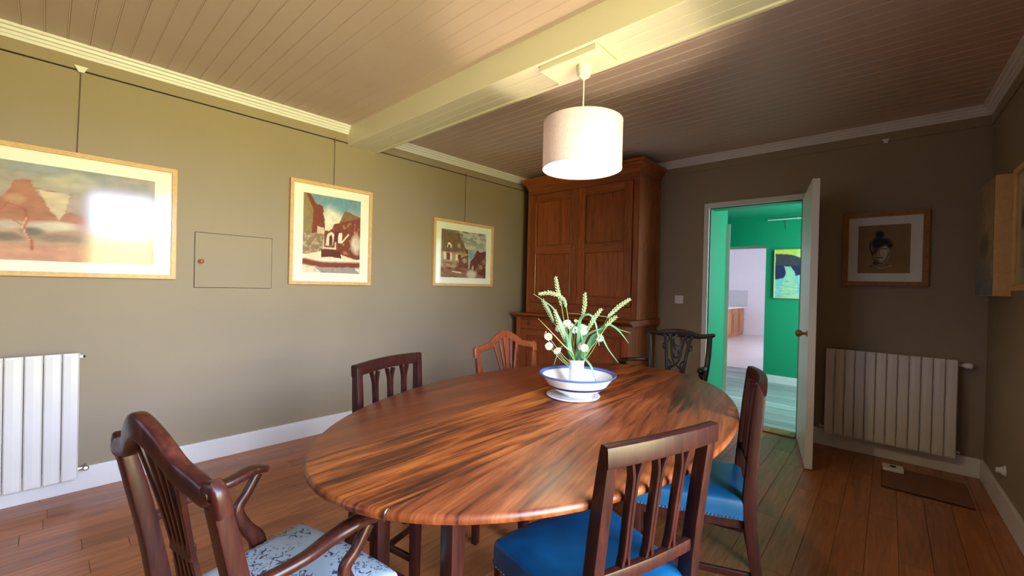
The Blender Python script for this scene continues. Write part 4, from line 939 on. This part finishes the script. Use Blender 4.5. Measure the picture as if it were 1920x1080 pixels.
# ------------------------------------------------------------------ trivet, bowl, vase, flowers
tv = thing('trivet', 'round white trivet dish under the blue-rimmed bowl', 'trivet', (2.312, 1.622, TZ+.0005))
MB().lathe([(0, 0), (.110, 0), (.121, .004), (.122, .008), (.118, .009), (.108, .006), (0, .006)], 48).build('trivet_plate', CERAM, tv, smooth=True)
m = MB()
for k in range(7):
    a = 2.6+.32*k; m.ball((.098*math.cos(a+PI), .098*math.sin(a+PI), .0065), .006, 6, (1, 1, .15))
m.build('printed_motif', paint('pink_grey_print', c(170, 120, 140), .4), tv)
bowl = thing('bowl', 'white enamel bowl with blue rim and navy stripe on table', 'bowl', (2.325, 1.633, TZ+.0075))
prof = [(0, .004), (.056, .004), (.058, 0), (.064, 0), (.068, .008), (.092, .017), (.116, .032), (.137, .052), (.154, .076), (.164, .087)]
inner = [(.164, .091), (.158, .089), (.146, .074), (.130, .055), (.108, .036), (.085, .023), (.06, .014), (0, .012)]
MB().lathe(prof+inner, 64).build('bowl_body', CERAM, bowl, smooth=True)
MB().lathe([(.158, .0895), (.163, .087), (.172, .0915), (.1755, .096), (.173, .0995), (.167, .0985), (.160, .0905)], 64, ring=True).build('blue_rim', BLUEE, bowl, smooth=True)
MB().lathe([(.1265, .0410), (.1345, .0500), (.1362, .0492), (.1298, .0400)], 64, ring=True).build('navy_stripe', NAVYE, bowl, smooth=True)
VX, VY = 2.321, 1.632
vase = thing('vase', 'small white jug vase standing inside the bowl', 'vase', (VX, VY, TZ+.0225))
MB().lathe([(0, 0), (.034, 0), (.036, .004), (.0355, .05), (.034, .10), (.0335, .125), (.036, .140), (.0365, .145), (.034, .145), (.031, .125), (.032, .05), (.030, .006), (0, .006)], 36).build('vase_body', CERAM, vase, smooth=True)
MB().sweep([(.034, 0, .02), (.05, .0, .04), (.055, 0, .08), (.046, 0, .11), (.034, 0, .118)], .008, .010, (0, 1, 0), 8, .8).build('handle', CERAM, vase, smooth=True).rotation_euler = (0, 0, 2.2)
VR = Vector((.836, .548, 0)); VD = Vector((-.548, .836, 0)); VO = Vector((VX, VY, .915))
SC = 1/408.
def FP(px, py, w=0.0):  # bouquet coordinates: lateral, height, depth, metres about the vase mouth
    return VO+VR*((px-1080)*SC)+Vector((0, 0, (675-py)*SC))+VD*w
MOUTH = lambda i: VO+VR*(.018*math.cos(i*2.4))+VD*(.018*math.sin(i*2.4))+Vector((0, 0, -.05))
def wheat(i, label, pts, stem, w, stalk=STEMM):
    """pts: ear from tip to base (px,py); stem way points below"""
    t = thing('wheat_stalk', label, 'flower', tuple(VO+Vector((0, 0, -.05))), 0, 'wheat stalks in the white vase')
    org = VO+Vector((0, 0, -.05))
    P = [FP(a, b, w*(1-.25*k))-org for k, (a, b) in enumerate(pts)]
    base = P[-1]; st = [base]+[FP(a, b, w*.6)-org for a, b in stem]+[MOUTH(i)-org]
    MB().tube(st, .0016, 6).build('stem', stalk, t)
    # ear: alternating kernels along the curve
    m = MB(); segs = []
    tot = sum((P[k+1]-P[k]).length for k in range(len(P)-1)); N = max(8, int(tot/.0065))
    def at(s):
        s *= tot
        for k in range(len(P)-1):
            l = (P[k+1]-P[k]).length
            if s <= l or k == len(P)-2: return P[k].lerp(P[k+1], min(1, s/l)), (P[k]-P[k+1]).normalized()
            s -= l
    for k in range(N+1):
        p, d = at(k/N); side = d.cross(VD).normalized(); side2 = side if k % 2 else -side
        f = .55+.45*math.sin(PI*min(1, .12+.8*k/N))
        for off, dd in ((side2*.0050, side2), (VD*.003*(1 if k % 2 else -1), VD*(1 if k % 2 else -1)), (-side2*.0018, -side2)):
            a = p+off*f-d*.003; b = p+off*f*1.9+d*.0085
            m.sweep([a, a.lerp(b, .5)+dd*.0008, b], [.003*f, .0062*f, .001], [.003*f, .0056*f, .001], VD, 6, 1, False)
    m.build('ear', WHEATM, t, smooth=True); return t
wheat(0, 'wheat ear standing tallest at the upper left of bouquet', [(1036.5, 522), (1041, 545), (1048.7, 572.5)], [(1055, 605), (1066, 640)], .02)
wheat(1, 'wheat ear bent over sideways to the left at the top', [(1008.5, 553), (1024, 550), (1042, 554), (1054, 563), (1057.7, 575)], [(1063, 604), (1068, 640)], -.01)
wheat(2, 'thin wheat ear lowest at the far left of bouquet', [(1012, 566), (1023, 585), (1034, 606)], [(1042, 618), (1056, 642)], .05)
wheat(3, 'large wheat ear hanging over the white daisies at left', [(1038, 584), (1047, 612), (1056, 632), (1061.6, 645)], [(1068, 658)], -.04)
wheat(4, 'upright wheat ear at the middle of bouquet', [(1092, 551), (1092.5, 570), (1089, 592)], [(1084, 610), (1080, 650)], 0)
wheat(5, 'wheat ear leaning right just behind the arching leaf', [(1122.5, 580), (1110, 597), (1096.6, 622)], [(1092, 645)], .03)
wheat(6, 'long wheat ear reaching farthest right of bouquet', [(1173, 559), (1154, 573), (1135.4, 592)], [(1121, 622), (1100, 655)], .01)
wheat(7, 'short wheat ear just below the farthest right one', [(1148, 591), (1141, 597), (1132, 608)], [(1120, 630), (1102, 655)], -.03)
def leaf(name, label, pts, w, wd=.011, mat=LEAFM, i=0, dz=None):
    org = VO+Vector((0, 0, -.05)); t = thing(name, label, 'leaf', tuple(org), 0, 'grass leaves in the white vase')
    P = [MOUTH(i)-org]+[FP(a, b, w if dz is None else dz[k])-org for k, (a, b) in enumerate(pts)]
    k = len(P); wd = wd*1.4; ws = [wd*.5]+[wd*(1-.9*((j/(k-1))**2.2)) for j in range(1, k)]
    MB().sweep(P, ws, .0012, (.548*.6, -.836*.6, .8), 6, .7, True, 7).build('blade', mat, t, smooth=True)
    return t
leaf('grass_leaf', 'grass leaf arching over the middle of bouquet and down', [(1082, 640), (1084, 600), (1099, 588), (1112, 603), (1120, 645)], -.03, .014, i=1)
leaf('grass_leaf', 'grass leaf drooping right with its tip lowest outside bowl', [(1096, 655), (1108, 628), (1122, 626), (1136, 650), (1155, 675)], -.02, .011, i=2)
leaf('grass_leaf', 'broad grass leaf with tip curling down at far right', [(1106, 645), (1122, 617), (1136, 606), (1156, 618), (1174, 640)], .0, .014, i=3)
leaf('grass_leaf', 'grass leaf pointing straight out at far right', [(1110, 640), (1126, 612), (1140, 607), (1158, 616), (1178, 621)], .02, .010, i=4)
leaf('grass_leaf', 'grass leaf hanging over the bowl front from vase mouth', [(1086, 666), (1104, 679), (1111, 696), (1117, 713)], -.03, .010, i=5, dz=[-.03, -.05, -.06, -.07])
leaf('grass_leaf', 'grass leaf hanging low at the left beside vase', [(1066, 664), (1062, 650), (1052, 650), (1044, 665), (1038, 686)], -.02, .010, i=6)
leaf('grass_leaf', 'long grass leaf with tip at far upper left', [(1066, 655), (1058, 625), (1037, 583), (1015, 565), (995.5, 553)], -.02, .010, i=7)
leaf('grass_leaf', 'broad upright grass leaf left of middle stem', [(1070, 660), (1066, 640), (1069, 618), (1080, 600)], -.045, .016, i=8)
leaf('grass_leaf', 'broad grass leaf rising right across the stems', [(1086, 655), (1094, 630), (1108, 618), (1126, 612)], -.05, .015, i=9)
leaf('grass_leaf', 'broad dark grass leaf behind large wheat ear', [(1068, 660), (1060, 645), (1050, 622), (1044, 600)], .0, .016, i=10)
leaf('dry_stalk', 'straw coloured stalk pointing up to the left', [(1072, 660), (1058, 648), (1030, 620), (1007, 598)], -.05, .005, STEMY, i=11)
leaf('dry_stalk', 'thin pale stalk lying level across the bouquet', [(1098, 655), (1122, 625), (1140, 596), (1100, 590), (1060, 588)], .0, .003, STEMM, i=12)
leaf('grass_leaf', 'narrow upright leaf just right of the vase middle', [(1092, 660), (1090, 640), (1084, 615)], .02, .012, i=13)
def daisy(i, label, px, py, w, nrm, r=.0165, side=1):
    org = VO+Vector((0, 0, -.05)); t = thing('daisy', label, 'flower', tuple(org), 0, 'daisies in the white vase')
    p = FP(px, py, w)-org; nv = Vector(nrm).normalized(); a = nv.orthogonal().normalized(); b = nv.cross(a)
    mid = (p+(MOUTH(i)-org))/2+Vector((0, 0, -.008))+VR*(.01 if px > 1080 else -.006)
    MB().tube([p-nv*.002, mid, MOUTH(i)-org], .0011, 5).build('stem', STEMM, t)
    m = MB(); N = 14
    for k in range(N):
        th = 2*PI*k/N+i; d = a*math.cos(th)+b*math.sin(th); s_ = nv.cross(d); rr = r*random.uniform(.88, 1.05)
        q = [p+d*.003-s_*.0012, p+d*rr*.6-s_*.0030-nv*.001, p+d*rr-s_*.0014-nv*.003, p+d*rr*1.03-nv*.0032, p+d*rr+s_*.0014-nv*.003, p+d*rr*.6+s_*.0030-nv*.001, p+d*.003+s_*.0012]
        q2 = [v-nv*.0006 for v in q]; n = len(q)
        m.add(q+q2, [tuple(range(n)), tuple(range(n, 2*n))[::-1]]+[(j, j+n, (j+1) % n+n, (j+1) % n) for j in range(n)])
    m.build('petals', PETAL, t)
    MB().lathe([(.0052, -.001), (.0052, .001), (.0042, .003), (.002, .0042), (0, .0045)], 10, tuple(p), tuple(nv)).build('flower_centre', YELM, t, smooth=True)
FN = lambda u, v, q: tuple(-VD*q+VR*u+Vector((0, 0, v)))
ds = [('daisy facing forward at far left, the upper one', 1027.4, 630.8, -.05, FN(.05, .3, 1)), ('daisy seen from its side at the very far left', 1020, 629, -.03, FN(-.9, .1, .25)),
      ('daisy facing forward at far left, the lower one', 1029, 647, -.07, FN(-.1, .2, 1)), ('daisy low at left beside the hanging leaf', 1043.5, 655.5, -.05, FN(-.3, .5, .5)),
      ('daisy highest of the white cluster at left', 1060, 604, .0, FN(-.1, .8, .6)), ('daisy in the white cluster just behind stems', 1068, 613, .02, FN(.2, .6, .8)), ('daisy at left edge of the white cluster', 1055, 612, .03, FN(-.4, .6, .6)),
      ('daisy at right edge of the white cluster', 1076, 618, -.01, FN(.2, .4, 1)), ('daisy right of the middle stem, upper', 1091, 611, .0, FN(.2, .8, .5)), ('daisy right of the middle stem, second', 1091, 620, -.02, FN(.1, .5, 1)),
      ('daisy low in the middle above vase mouth', 1094, 648, -.06, FN(.3, .1, .8)), ('daisy low in the middle turned left', 1085.7, 645.6, -.05, FN(-.5, .3, .6)), ('daisy half hidden by the drooping right leaf', 1121, 632, .0, FN(.1, -.1, 1)),
      ('daisy half hidden behind the large left wheat ear', 1043, 618, .04, FN(-.4, .3, .7)), ('small daisy bud sticking up at the middle', 1077, 600.5, -.01, FN(.1, .7, .7))]
for i, (lb, px, py, w, nrm) in enumerate(ds): daisy(i, lb, px, py, w, nrm, .019 if i != 14 else .009)
